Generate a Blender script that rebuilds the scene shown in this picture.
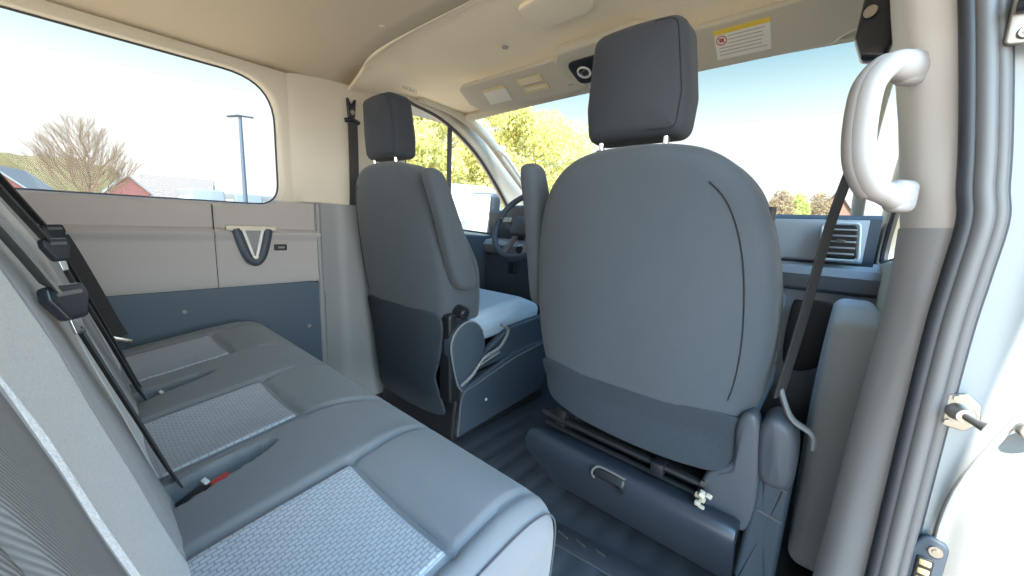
import bpy, bmesh, math, random
from mathutils import Vector, Matrix, Euler
import numpy as np

for o in list(bpy.data.objects): bpy.data.objects.remove(o)
SC = bpy.context.scene
COL = SC.collection
R = math.radians
PI = math.pi

# ------------------------------------------------------------------ camera
cam_d = bpy.data.cameras.new('camera'); cam = bpy.data.objects.new('camera', cam_d); COL.objects.link(cam)
SC.camera = cam
F_PX = 379.0
cam_d.sensor_fit = 'HORIZONTAL'; cam_d.sensor_width = 36.0; cam_d.lens = F_PX / 1024.0 * 36.0
cam_d.clip_start = 0.02; cam_d.clip_end = 2000
CAM = Vector((0.78, 0.0, 0.82))
rx = Vector((0.75291977, 0.65647111, 0.04644881))      # picture right, in van axes
dn = Vector((0.14202949, -0.09316937, -0.98546796))    # picture down
fw = Vector((-0.64260364, 0.74857541, -0.16338732))    # view direction
M = Matrix((rx, -dn, -fw)).transposed().to_4x4(); M.translation = CAM
cam.matrix_world = M

# ------------------------------------------------------------------ world, sun, exposure
SUN_AZ, SUN_EL = 8.0, 58.0          # degrees right of straight behind the van; elevation
sun_dir = Vector((math.sin(R(SUN_AZ)) * math.cos(R(SUN_EL)), -math.cos(R(SUN_AZ)) * math.cos(R(SUN_EL)), math.sin(R(SUN_EL))))
W = bpy.data.worlds.new('sky'); SC.world = W; W.use_nodes = True
nt = W.node_tree; nt.nodes.clear()
def N(t, **k):
    n = nt.nodes.new(t)
    for a, b in k.items(): setattr(n, a, b)
    return n
tc = N('ShaderNodeTexCoord'); sp = N('ShaderNodeSeparateXYZ'); nt.links.new(tc.outputs['Generated'], sp.inputs[0])
rp = N('ShaderNodeValToRGB'); nt.links.new(sp.outputs['Z'], rp.inputs[0])
els = rp.color_ramp.elements
els[0].position = 0.0; els[0].color = (0.42, 0.42, 0.41, 1)
els[1].position = 1.0; els[1].color = (0.25, 0.5, 0.85, 1)
for p, c in ((0.12, (0.41, 0.42, 0.41, 1)), (0.22, (0.39, 0.41, 0.405, 1)), (0.27, (0.30, 0.385, 0.395, 1)), (0.36, (0.145, 0.25, 0.30, 1)), (0.6, (0.13, 0.24, 0.34, 1))):
    e = els.new(p); e.color = c
dt = N('ShaderNodeVectorMath', operation='DOT_PRODUCT'); nt.links.new(tc.outputs['Generated'], dt.inputs[0]); dt.inputs[1].default_value = Vector((0.80, -0.50, 0.33)).normalized()   # bright sky lobe added on the open-door side to lift the cabin light
mx = N('ShaderNodeMath', operation='MAXIMUM'); nt.links.new(dt.outputs['Value'], mx.inputs[0]); mx.inputs[1].default_value = 0
pw = N('ShaderNodeMath', operation='POWER'); nt.links.new(mx.outputs[0], pw.inputs[0]); pw.inputs[1].default_value = 2.5
ml = N('ShaderNodeMath', operation='MULTIPLY_ADD'); nt.links.new(pw.outputs[0], ml.inputs[0]); ml.inputs[1].default_value = 11.0; ml.inputs[2].default_value = 1.0
bg = N('ShaderNodeBackground'); nt.links.new(rp.outputs[0], bg.inputs[0]); nt.links.new(ml.outputs[0], bg.inputs[1])
out = N('ShaderNodeOutputWorld'); nt.links.new(bg.outputs[0], out.inputs[0])
sd = bpy.data.lights.new('sun', 'SUN'); sd.energy = 7.0; sd.angle = R(0.6); sd.color = (1.0, 0.94, 0.84)
so = bpy.data.objects.new('sun', sd); COL.objects.link(so); so.rotation_euler = sun_dir.to_track_quat('Z', 'Y').to_euler(); so.location = (2, -6, 8)
SC.view_settings.view_transform = 'Standard'; SC.view_settings.look = 'None'
SC.view_settings.exposure = 1.5; SC.view_settings.gamma = 1.0; SC.view_settings.use_curve_mapping = False
SC.cycles.max_bounces = 10; SC.cycles.diffuse_bounces = 6; SC.cycles.transparent_max_bounces = 24
SC.cycles.caustics_reflective = False; SC.cycles.caustics_refractive = False

# ------------------------------------------------------------------ materials
def newmat(name):
    m = bpy.data.materials.new(name); m.use_nodes = True
    t = m.node_tree; b = t.nodes['Principled BSDF']
    return m, t, b
def plain(name, col, rough=0.6, metal=0.0, noise=0.0, nscale=60, bump=0.0, bscale=400, spec=0.5, sheen=0.0):
    m, t, b = newmat(name)
    b.inputs['Base Color'].default_value = (*col, 1); b.inputs['Roughness'].default_value = rough
    b.inputs['Metallic'].default_value = metal; b.inputs['Specular IOR Level'].default_value = spec
    if sheen: b.inputs['Sheen Weight'].default_value = sheen; b.inputs['Sheen Roughness'].default_value = 0.5
    c = t.nodes.new('ShaderNodeTexCoord')
    if noise:
        n = t.nodes.new('ShaderNodeTexNoise'); n.inputs['Scale'].default_value = nscale; n.inputs['Detail'].default_value = 4
        t.links.new(c.outputs['Object'], n.inputs['Vector'])
        r = t.nodes.new('ShaderNodeMix'); r.data_type = 'RGBA'
        r.inputs[6].default_value = tuple(x * (1 - noise) for x in col) + (1,)
        r.inputs[7].default_value = tuple(min(1, x * (1 + noise)) for x in col) + (1,)
        t.links.new(n.outputs['Fac'], r.inputs[0]); t.links.new(r.outputs[2], b.inputs['Base Color'])
    if bump:
        n2 = t.nodes.new('ShaderNodeTexNoise'); n2.inputs['Scale'].default_value = bscale; n2.inputs['Detail'].default_value = 2
        t.links.new(c.outputs['Object'], n2.inputs['Vector'])
        bp = t.nodes.new('ShaderNodeBump'); bp.inputs['Strength'].default_value = bump; bp.inputs['Distance'].default_value = 0.001
        t.links.new(n2.outputs['Fac'], bp.inputs['Height']); t.links.new(bp.outputs[0], b.inputs['Normal'])
    return m
def woven(name, light, dark, bw=0.011, bh=0.0075, rot=(0, 0, 0), mort=0.0016):
    m, t, b = newmat(name); b.inputs['Roughness'].default_value = 0.9; b.inputs['Specular IOR Level'].default_value = 0.2
    c = t.nodes.new('ShaderNodeTexCoord'); mp = t.nodes.new('ShaderNodeMapping'); mp.inputs['Rotation'].default_value = rot
    t.links.new(c.outputs['UV'], mp.inputs[0])
    k = t.nodes.new('ShaderNodeTexBrick'); t.links.new(mp.outputs[0], k.inputs['Vector'])
    k.inputs['Scale'].default_value = 1.0; k.inputs['Brick Width'].default_value = bw; k.inputs['Row Height'].default_value = bh
    k.inputs['Mortar Size'].default_value = mort; k.inputs['Mortar Smooth'].default_value = 0.5
    k.inputs['Color1'].default_value = (*light, 1); k.inputs['Color2'].default_value = (*[x * .9 for x in light], 1); k.inputs['Mortar'].default_value = (*dark, 1)
    t.links.new(k.outputs['Color'], b.inputs['Base Color'])
    bp = t.nodes.new('ShaderNodeBump'); bp.invert = True; bp.inputs['Strength'].default_value = 0.5; bp.inputs['Distance'].default_value = 0.001
    t.links.new(k.outputs['Fac'], bp.inputs['Height']); t.links.new(bp.outputs[0], b.inputs['Normal'])
    return m
def twill(name, a, d, scale=560, rot=0.7):
    m, t, b = newmat(name); b.inputs['Roughness'].default_value = 0.9; b.inputs['Specular IOR Level'].default_value = 0.2
    c = t.nodes.new('ShaderNodeTexCoord'); mp = t.nodes.new('ShaderNodeMapping'); mp.inputs['Rotation'].default_value = (0, 0, rot)
    t.links.new(c.outputs['UV'], mp.inputs[0])
    w = t.nodes.new('ShaderNodeTexWave'); w.inputs['Scale'].default_value = scale / 6.28; w.inputs['Distortion'].default_value = 0.0; w.inputs['Detail'].default_value = 2
    t.links.new(mp.outputs[0], w.inputs['Vector'])
    r = t.nodes.new('ShaderNodeMix'); r.data_type = 'RGBA'; r.inputs[6].default_value = (*a, 1); r.inputs[7].default_value = (*d, 1)
    t.links.new(w.outputs['Fac'], r.inputs[0]); t.links.new(r.outputs[2], b.inputs['Base Color'])
    bp = t.nodes.new('ShaderNodeBump'); bp.inputs['Strength'].default_value = 0.35; bp.inputs['Distance'].default_value = 0.0008
    t.links.new(w.outputs['Fac'], bp.inputs['Height']); t.links.new(bp.outputs[0], b.inputs['Normal'])
    return m
def glass(name, tint=(0.96, 0.99, 0.98), gloss=0.06):
    m = bpy.data.materials.new(name); m.use_nodes = True; t = m.node_tree; t.nodes.clear()
    a = t.nodes.new('ShaderNodeBsdfTransparent'); a.inputs[0].default_value = (*tint, 1)
    g = t.nodes.new('ShaderNodeBsdfGlossy'); g.inputs['Roughness'].default_value = 0.02
    x = t.nodes.new('ShaderNodeMixShader'); x.inputs[0].default_value = gloss
    o = t.nodes.new('ShaderNodeOutputMaterial')
    t.links.new(a.outputs[0], x.inputs[1]); t.links.new(g.outputs[0], x.inputs[2]); t.links.new(x.outputs[0], o.inputs[0])
    return m

MT = dict(
    headliner_shaded=plain('shaded_headliner_fabric', (0.60, 0.52, 0.40), 0.95, noise=0.04, nscale=300, bump=0.25, bscale=900, spec=0.1),  # rear headliner: dimmer light at the back put into the colour
    headliner=plain('lit_headliner_fabric', (0.90, 0.80, 0.62), 0.95, noise=0.04, nscale=300, bump=0.25, bscale=900, spec=0.1),  # front headliner: colour raised for the stronger bounce under the windscreen
    beige=plain('beige_plastic', (0.56, 0.52, 0.43), 0.6, bump=0.1, bscale=900),
    beige_light=plain('pale_pillar_plastic', (0.80, 0.76, 0.74), 0.55, bump=0.1, bscale=900),
    greige=plain('warm_grey_plastic', (0.37, 0.35, 0.35), 0.6, bump=0.15, bscale=900),
    grey=plain('mid_grey_plastic', (0.21, 0.215, 0.23), 0.55, bump=0.15, bscale=900),
    dark=plain('charcoal_plastic', (0.042, 0.058, 0.080), 0.55, bump=0.2, bscale=700),
    covergrey=plain('slate_grey_plastic', (0.070, 0.080, 0.10), 0.5, bump=.15, bscale=700),
    pillargrey=plain('pillar_grey_plastic', (0.46, 0.465, 0.49), 0.6, bump=.15, bscale=900),
    connector=plain('tan_connector_plastic', (0.42, 0.38, 0.30), 0.6),
    podgrey=plain('pale_blue_grey_plastic', (0.50, 0.56, 0.62), 0.5, bump=.1, bscale=700),
    handle=plain('pale_handle_plastic', (0.40, 0.385, 0.39), 0.5),
    stitch_dark=plain('grey_seam_thread', (0.06, 0.06, 0.07), 0.8),
    darkpanel=plain('slate_lower_panel_plastic', (0.060, 0.088, 0.122), 0.6, bump=.2, bscale=700),
    traydark=plain('satin_navy_black_plastic', (0.026, 0.032, 0.045), 0.32),
    black=plain('black_plastic', (0.012, 0.013, 0.016), 0.45),
    blackgloss=plain('glossy_black_plastic', (0.02, 0.022, 0.03), 0.25),
    rubber=plain('black_rubber', (0.03, 0.032, 0.04), 0.5),
    rubber_grey=plain('grey_rubber_seal', (0.115, 0.112, 0.115), 0.45),
    seat=plain('charcoal_seat_fabric', (0.070, 0.083, 0.101), 0.85, noise=0.06, nscale=25, bump=0.35, bscale=1500, spec=0.2, sheen=0.15),
    seat_head=plain('charcoal_headrest_fabric', (0.041, 0.048, 0.060), 0.85, noise=0.05, nscale=25, bump=0.35, bscale=1500, spec=0.2, sheen=0.1),
    carpet=plain('charcoal_carpet', (0.046, 0.056, 0.070), 1.0, noise=0.2, nscale=220, bump=0.8, bscale=1200, spec=0.05),
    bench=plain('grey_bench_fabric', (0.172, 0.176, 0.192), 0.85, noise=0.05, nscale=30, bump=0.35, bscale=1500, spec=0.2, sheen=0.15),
    bench_lit=plain('lit_bench_fabric', (0.35, 0.355, 0.38), 0.85, noise=0.05, nscale=30, bump=0.35, bscale=1500, spec=0.2, sheen=0.15),  # same cloth as the cushion, lightened for the brighter light on the backrest
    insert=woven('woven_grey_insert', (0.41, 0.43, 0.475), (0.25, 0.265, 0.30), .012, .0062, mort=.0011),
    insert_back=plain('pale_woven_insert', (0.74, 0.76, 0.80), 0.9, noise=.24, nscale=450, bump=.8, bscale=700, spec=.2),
    twill=twill('grey_twill_fabric', (0.27, 0.275, 0.29), (0.20, 0.205, 0.215), 820, .35),
    cushion_light=plain('pale_blue_grey_fabric', (0.34, 0.44, 0.55), 0.85, bump=0.3, bscale=1200, spec=0.2),
    floor=plain('dark_vinyl_floor', (0.040, 0.045, 0.055), 0.5, noise=0.3, nscale=18, bump=0.2, bscale=300),
    chrome=plain('polished_steel', (0.75, 0.75, 0.76), 0.18, metal=1.0),
    steel=plain('dull_steel', (0.42, 0.40, 0.37), 0.38, metal=1.0),
    paint=plain('white_car_paint', (0.36, 0.385, 0.40), 0.3),
    white=plain('white_plastic', (0.78, 0.78, 0.78), 0.4),
    red=plain('red_button_plastic', (0.55, 0.03, 0.02), 0.4),
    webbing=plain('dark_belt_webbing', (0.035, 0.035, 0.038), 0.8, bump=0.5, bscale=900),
    webbing_lit=plain('lit_belt_webbing', (0.13, 0.125, 0.12), 0.8, bump=0.5, bscale=900),  # lit copy of the dark webbing, brightness put into the colour
    paper=plain('label_paper', (0.80, 0.78, 0.72), 0.6),
    paper_line=plain('label_print_grey', (0.42, 0.42, 0.41), 0.7),
    yellow=plain('label_yellow', (0.80, 0.58, 0.06), 0.6),
    cream=plain('label_cream_yellow', (0.74, 0.62, 0.36), 0.6),
    labelred=plain('label_red', (0.50, 0.12, 0.14), 0.6),
    stitch=plain('pale_stitching_thread', (0.20, 0.205, 0.23), 0.8),
    piping=plain('dark_seam', (0.02, 0.02, 0.024), 0.9),
    gold=plain('brass_contacts', (0.75, 0.60, 0.32), 0.35, metal=0.6),
    glass=glass('clear_window_glass', (0.97, 0.99, 0.985), 0.012), glass_side=glass('side_window_glass', (0.97, 0.99, 0.99), 0.010),
    mirror=plain('mirror_glass', (0.9, 0.92, 0.93), 0.03, metal=1.0),
    dashpanel=plain('blue_grey_dash_plastic', (0.34, 0.39, 0.45), 0.5, bump=0.1, bscale=700),
    pavement=plain('sunlit_pavement', (0.33, 0.265, 0.20), 0.9, noise=0.25, nscale=30, bump=0.4, bscale=60, spec=0.2),
    bark=plain('grey_brown_bark', (0.13, 0.085, 0.05), 0.9, noise=0.3, nscale=20),
)

# ------------------------------------------------------------------ helpers
def link(name, me, mat, parent=None):
    o = bpy.data.objects.new(name, me); COL.objects.link(o)
    for m in (mat if isinstance(mat, (list, tuple)) else [mat]): me.materials.append(m if not isinstance(m, str) else MT[m])
    if parent is not None: o.parent = parent
    return o
def finish(bm, name, mat, parent=None, ang=38, smooth=True):
    bmesh.ops.remove_doubles(bm, verts=bm.verts, dist=1e-6)
    bmesh.ops.recalc_face_normals(bm, faces=bm.faces)
    if smooth:
        for f in bm.faces: f.smooth = True
        for e in bm.edges:
            if len(e.link_faces) == 2 and e.calc_face_angle(0) > R(ang): e.smooth = False
    me = bpy.data.meshes.new(name); bm.to_mesh(me); bm.free()
    return link(name, me, mat, parent)
def tag(o, label=None, cat=None, group=None, kind=None):
    if label: o['label'] = label
    if cat: o['category'] = cat
    if group: o['group'] = group
    if kind: o['kind'] = kind
    return o
def struct(o): o['kind'] = 'structure'; return o
def empty(name, loc=(0, 0, 0), label=None, cat=None, group=None, rot=(0, 0, 0)):
    o = bpy.data.objects.new(name, None); COL.objects.link(o); o.location = loc; o.rotation_euler = rot
    o.empty_display_size = 0.05
    return tag(o, label, cat, group)
def box(bm, c, s, bev=0.0, rot=None, seg=2, mi=0):
    g = bmesh.ops.create_cube(bm, size=1.0)['verts']
    fs = list({f for v in g for f in v.link_faces})
    for v in g: v.co = Vector((v.co.x * s[0], v.co.y * s[1], v.co.z * s[2]))
    if bev:
        es = list({e for v in g for e in v.link_edges})
        r = bmesh.ops.bevel(bm, geom=es, offset=bev, segments=seg, affect='EDGES', profile=0.5)
        g = list({v for f in r['faces'] for v in f.verts} | {v for v in g if v.is_valid})
        fs = list({f for v in g for f in v.link_faces})
    m = (Euler(rot).to_matrix() if rot else Matrix.Identity(3))
    for v in g: v.co = m @ v.co + Vector(c)
    for f in fs:
        if f.is_valid: f.material_index = mi
    return g
def frames_along(path):
    pts = [Vector(p) for p in path]; out = []; up = None
    for i, p in enumerate(pts):
        t = (pts[min(i + 1, len(pts) - 1)] - pts[max(i - 1, 0)]).normalized()
        if up is None:
            a = Vector((0, 0, 1)) if abs(t.z) < .9 else Vector((0, 1, 0))
            up = (a - t * a.dot(t)).normalized()
        else: up = (up - t * up.dot(t)).normalized()
        out.append((p, t, up, t.cross(up)))
    return out
def tube(bm, path, rad, n=12, cap=True, sq=None, up0=None):
    """sweep; rad number/list; sq=(a,b) scales for a flattened section"""
    fr = frames_along(path); rings = []
    if up0 is not None:
        fr = [(p, t, (Vector(up0) - t * Vector(up0).dot(t)).normalized(), None) for p, t, _, _ in fr]
        fr = [(p, t, u, t.cross(u)) for p, t, u, _ in fr]
    for i, (p, t, u, w) in enumerate(fr):
        r = rad[i] if isinstance(rad, (list, tuple)) else rad
        a, b = sq if sq else (1, 1)
        rings.append([bm.verts.new(p + u * (math.cos(2 * PI * k / n) * r * a) + w * (math.sin(2 * PI * k / n) * r * b)) for k in range(n)])
    for A, B in zip(rings, rings[1:]):
        for k in range(n): bm.faces.new((A[k], A[(k + 1) % n], B[(k + 1) % n], B[k]))
    if cap: bm.faces.new(rings[0][::-1]); bm.faces.new(rings[-1])
def ribbon(bm, path, width, thick, wdir):
    """flat strap; wdir = width direction per whole path or list"""
    pts = [Vector(p) for p in path]; rings = []
    for i, p in enumerate(pts):
        t = (pts[min(i + 1, len(pts) - 1)] - pts[max(i - 1, 0)]).normalized()
        w = Vector(wdir[i] if isinstance(wdir, list) else wdir); w = (w - t * w.dot(t)).normalized(); n = t.cross(w)
        rings.append([bm.verts.new(p + w * (a * width / 2) + n * (b * thick / 2)) for a, b in ((-1, -1), (1, -1), (1, 1), (-1, 1))])
    for A, B in zip(rings, rings[1:]):
        for k in range(4): bm.faces.new((A[k], A[(k + 1) % 4], B[(k + 1) % 4], B[k]))
    bm.faces.new(rings[0][::-1]); bm.faces.new(rings[-1])
def smooth_path(pts, n=8):
    P = [Vector(p) for p in pts]; out = []
    for i in range(len(P) - 1):
        p0, p1, p2, p3 = P[max(i - 1, 0)], P[i], P[i + 1], P[min(i + 2, len(P) - 1)]
        for k in range(n):
            t = k / n
            out.append(0.5 * ((2 * p1) + (-p0 + p2) * t + (2 * p0 - 5 * p1 + 4 * p2 - p3) * t * t + (-p0 + 3 * p1 - 3 * p2 + p3) * t ** 3))
    out.append(P[-1]); return out
def cyl(bm, a, b, r, n=20, r2=None, bev=0):
    tube(bm, [a, b], [r, r if r2 is None else r2], n)
def roundpoly(pts, rad, seg=6, step=0.03):
    """filleted closed polygon in 2D; rad number or list"""
    n = len(pts); out = []
    for i in range(n):
        p = Vector(pts[i]); a = Vector(pts[i - 1]); b = Vector(pts[(i + 1) % n])
        r = rad[i] if isinstance(rad, (list, tuple)) else rad
        u = (a - p); v = (b - p); lu, lv = u.length, v.length; u.normalize(); v.normalize()
        ang = u.angle(v)
        if r <= 0 or ang > R(178): out.append(p); continue
        d = min(r / math.tan(ang / 2), lu * .49, lv * .49)
        p0, p2 = p + u * d, p + v * d
        for k in range(seg + 1):
            t = k / seg; out.append(p0 * (1 - t) ** 2 + p * 2 * t * (1 - t) + p2 * t * t)
    res = []
    for i, p in enumerate(out):
        q = out[(i + 1) % len(out)]; L = (q - p).length; m = max(1, int(L / step))
        if L < 1e-6: continue
        for k in range(m): res.append(p.lerp(q, k / m))
    return res
def closed_spline(pts, n=6):
    P = [Vector(p) for p in pts]; out = []; m = len(P)
    for i in range(m):
        p0, p1, p2, p3 = P[i - 1], P[i], P[(i + 1) % m], P[(i + 2) % m]
        for k in range(n):
            t = k / n
            out.append(0.5 * ((2 * p1) + (-p0 + p2) * t + (2 * p0 - 5 * p1 + 4 * p2 - p3) * t * t + (-p0 + 3 * p1 - 3 * p2 + p3) * t ** 3))
    return out
def ccw(pts):
    a = sum(pts[i - 1].x * pts[i].y - pts[i].x * pts[i - 1].y for i in range(len(pts)))
    return pts if a > 0 else pts[::-1]
def offset(pts, d):
    n = len(pts); out = []
    for i in range(n):
        t = (pts[(i + 1) % n] - pts[i - 1]).normalized(); out.append(pts[i] + Vector((-t.y, t.x)) * d)
    return out
def slab(bm, pts, T, roll, fmap, bulge=0.0, bulge_b=None, rings=5, seam=0.0, mi=0):
    """solid cushion/plate: 2D outline pts, thickness T along w, rolled edges; fmap(u,v,w)->xyz"""
    pts = ccw([Vector(p) for p in pts]); bb = bulge if bulge_b is None else bulge_b
    cx = Vector((sum(p.x for p in pts) / len(pts), sum(p.y for p in pts) / len(pts)))
    K = 6; R_ = []
    if bulge or bb:
        for s in [k / rings for k in range(1, rings)]:
            pass
    last = offset(pts, roll)
    for s in [k / rings for k in range(rings)]:            # back side, centre outwards
        R_.append(([cx.lerp(p, s) for p in last], -(T / 2 + bb * (1 - s * s))))
    for k in range(K + 1):
        th = -PI / 2 + PI / 2 * k / K
        R_.append((offset(pts, roll * (1 - math.cos(th))), -(T / 2 - roll) + roll * math.sin(th)))
    for k in range(0, K + 1):
        th = PI / 2 * k / K
        R_.append((offset(pts, roll * (1 - math.cos(th))), (T / 2 - roll) + roll * math.sin(th)))
    for s in [k / rings for k in range(rings)][::-1]:
        R_.append(([cx.lerp(p, s) for p in last], (T / 2 + bulge * (1 - s * s))))
    prev = None; n = len(pts); faces = []
    for i, (ring, w) in enumerate(R_):
        if i in (0, len(R_) - 1): cur = [bm.verts.new(fmap(ring[0].x, ring[0].y, w))]
        else: cur = [bm.verts.new(fmap(p.x, p.y, w)) for p in ring]
        if prev:
            for k in range(n):
                a, b = (prev[0], prev[0]) if len(prev) == 1 else (prev[k], prev[(k + 1) % n])
                c, d = (cur[0], cur[0]) if len(cur) == 1 else (cur[(k + 1) % n], cur[k])
                q = []
                for v in (a, b, c, d):
                    if v not in q: q.append(v)
                if len(q) > 2:
                    f = bm.faces.new(q); f.material_index = mi
        prev = cur
def ringwall(bm, hole, outer, fm, depth=0.0, roll=0.0, fm_d=None):
    """plate with a hole: rings from outer loop to hole, then a reveal going away by depth"""
    L = [outer, [o.lerp(h, .5) for o, h in zip(outer, hole)], hole]
    rings = [[bm.verts.new(fm(p.x, p.y, 0)) for p in l] for l in L]
    if depth:
        for k in range(1, 5):
            th = PI / 2 * k / 4
            rings.append([bm.verts.new(fm(p.x, p.y, roll * (1 - math.cos(th)))) for p in offset(hole, roll * math.sin(th))])
        rings.append([bm.verts.new(fm(p.x, p.y, depth)) for p in offset(hole, roll)])
    n = len(hole)
    for A, B in zip(rings, rings[1:]):
        for k in range(n): bm.faces.new((A[k], A[(k + 1) % n], B[(k + 1) % n], B[k]))
def to_outer(hole, poly):
    """project hole points radially to the outer polygon"""
    c = Vector((sum(p.x for p in hole) / len(hole), sum(p.y for p in hole) / len(hole))); out = []
    n = len(poly)
    for h in hole:
        d = h - c; best = None
        for i in range(n):
            a = Vector(poly[i]); e = Vector(poly[(i + 1) % n]) - a
            den = d.x * e.y - d.y * e.x
            if abs(den) < 1e-9: continue
            t = ((a.x - c.x) * e.y - (a.y - c.y) * e.x) / den; s = ((a.x - c.x) * d.y - (a.y - c.y) * d.x) / den
            if t > 0 and -1e-6 <= s <= 1 + 1e-6 and (best is None or t < best): best = t
        out.append(c + d * best)
    # snap nearest to corners
    for q in poly:
        q = Vector(q); i = min(range(len(out)), key=lambda k: (out[k] - q).length); out[i] = q.copy()
    return out
def grid(bm, f, nu, nv, uv=None, mi=0, wrap_v=False):
    V = [[bm.verts.new(f(i / nu, j / nv)) for j in range(nv + (0 if wrap_v else 1))] for i in range(nu + 1)]
    lay = bm.loops.layers.uv.verify() if uv else None
    for i in range(nu):
        for j in range(nv):
            j2 = (j + 1) % nv if wrap_v else j + 1
            fc = bm.faces.new((V[i][j], V[i + 1][j], V[i + 1][j2], V[i][j2])); fc.material_index = mi
            if uv:
                for lp, (a, b) in zip(fc.loops, ((i, j), (i + 1, j), (i + 1, j + 1), (i, j + 1))): lp[lay].uv = uv(a / nu, b / nv)
    return V
def solidify(o, t, off=-1):
    m = o.modifiers.new('thickness', 'SOLIDIFY'); m.thickness = t; m.offset = off; return o
def sstep(a, b, x):
    t = max(0, min(1, (x - a) / (b - a))); return t * t * (3 - 2 * t)
def gauss(x, s): return math.exp(-(x / s) ** 2)

# ================================================================== THE SHELL
XL = -0.86
# floor
def floor_f(u, v):
    x = -0.90 + 1.86 * u; y = -2.2 + 4.4 * v
    return Vector((x, y, 0.0022 * sstep(.0, .18, .5 - abs((x / 0.075) % 1 - .5) - .12)))
bm = bmesh.new(); NX = 248
grid(bm, floor_f, NX, 4); fl = struct(finish(bm, 'floor', 'floor', ang=20))
solidify(fl, 0.04)

ft = empty('floor_track', (.36, .79, .0), 'dark floor track with short pale scuffed ribs beside the under-seat cover', 'floor track')
bm = bmesh.new(); box(bm, (.02, .0, .006), (.42, .07, .008), .003, (0, 0, R(6))); finish(bm, 'track_strip', 'rubber', ft)
for k in range(4):
    bm = bmesh.new(); box(bm, (-.085 + .050 * k, -.012 + .009 * k, .0115), (.034, .005, .003), .001, (0, 0, R(-8))); finish(bm, 'track_rib', 'steel', ft)
# ceiling: cove cross section, front headliner starts at a step
def ceil_z(x, y):
    a = min(1, abs(x) / 0.86)
    z = 1.335 + 0.095 * (1 - a ** 4.5)
    z -= 0.05 * sstep(0.9, 1.45, y) * (1 - 0.25 * a)
    return z
def front_z(x, y):
    z = float(np.interp(abs(x), [0, .50, .58, .63, .675, .72, .765, .81, .86], [1.436, 1.440, 1.438, 1.430, 1.412, 1.386, 1.358, 1.340, 1.330]))
    t = sstep(.80, 1.12, y); a = abs(x) / .86
    return z * (1 - t) + (1.425 - .028 * a ** 4 - .022 * sstep(1.12, 1.5, y)) * t
def front_f(u, v):
    x = -0.86 + 1.72 * u; y = .80 + .70 * v; return Vector((x, y, front_z(x, y)))
def ceil_f(y0, y1, dz=0.0, sh=0.0):
    def f(u, v):
        x = -0.86 + 1.72 * u; y = y0 + (y1 - y0) * v
        return Vector((x, y + sh * (1 - (abs(x) / .86) ** 2), ceil_z(x, y) + dz))
    return f
bm = bmesh.new(); grid(bm, ceil_f(-2.2, 0.795, 0), 60, 40)
o = struct(finish(bm, 'ceiling', 'headliner_shaded')); solidify(o, 0.02, 1)
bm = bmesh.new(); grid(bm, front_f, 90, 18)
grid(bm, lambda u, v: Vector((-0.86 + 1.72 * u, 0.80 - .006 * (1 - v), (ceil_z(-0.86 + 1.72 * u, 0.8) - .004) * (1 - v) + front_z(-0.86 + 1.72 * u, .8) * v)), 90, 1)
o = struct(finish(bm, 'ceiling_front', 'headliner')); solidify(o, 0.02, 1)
bm = bmesh.new()
rib = [Vector((x, 0.798, max(ceil_z(x, .8), 0) * .25 + .75 * front_z(x, .8) - .004)) for x in [-.86 + 1.72 * k / 60 for k in range(61)]]
tube(bm, rib, 0.006, 8, sq=(1, 1.3))
struct(finish(bm, 'trim_1', 'headliner'))
# outer roof so that no light leaks in
bm = bmesh.new()
def roof_f(u, v):
    x = -1.0 + 2.0 * u; y = -2.3 + 3.8 * v; return Vector((x, y, 1.36 + 0.15 * (1 - abs(x) ** 5)))
grid(bm, roof_f, 30, 2); o = struct(finish(bm, 'ceiling_roof', 'paint')); solidify(o, 0.02, 1)

# left wall: window opening in one pressed panel
def wmat():
    m = bpy.data.materials.new('side_trim_two_tone'); m.use_nodes = True; t = m.node_tree; b = t.nodes['Principled BSDF']
    b.inputs['Roughness'].default_value = 0.6
    c = t.nodes.new('ShaderNodeTexCoord'); s = t.nodes.new('ShaderNodeSeparateXYZ'); t.links.new(c.outputs['Object'], s.inputs[0])
    r = t.nodes.new('ShaderNodeValToRGB'); t.links.new(s.outputs['Z'], r.inputs[0])
    r.color_ramp.interpolation = 'LINEAR'; e = r.color_ramp.elements
    e[0].position = 0.868; e[0].color = (0.37, 0.345, 0.335, 1); e[1].position = 0.872; e[1].color = (0.56, 0.52, 0.43, 1)
    t.links.new(r.outputs[0], b.inputs['Base Color']); return m
MT['twotone'] = wmat()
hole = ccw(roundpoly([(-1.3, 0.838), (0.555, 0.838), (0.555, 1.318), (-1.3, 1.318)], [.10, .10, .17, .1], 10, 0.05))
outer = to_outer(hole, [(-2.2, 0.74), (0.68, 0.74), (0.68, 1.345), (-2.2, 1.345)])
bm = bmesh.new()
ringwall(bm, hole, outer, lambda a, b, d: Vector((XL - d, a, b)), 0.045, 0.014)
wl = struct(finish(bm, 'wall_left', 'twotone', ang=50))
# rubber edge and glass
bm = bmesh.new(); h2 = offset(hole, 0.016)
tube(bm, [Vector((XL - 0.040, p.x, p.y)) for p in h2] + [Vector((XL - 0.040, h2[0].x, h2[0].y))], 0.0035, 6, cap=False)
wf = struct(finish(bm, 'window_1', 'rubber'))
bm = bmesh.new(); bm.faces.new([bm.verts.new(Vector((XL - 0.044, p.x, p.y))) for p in offset(hole, 0.010)])
g_ = finish(bm, 'window_pane', 'glass_side', wf)
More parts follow.
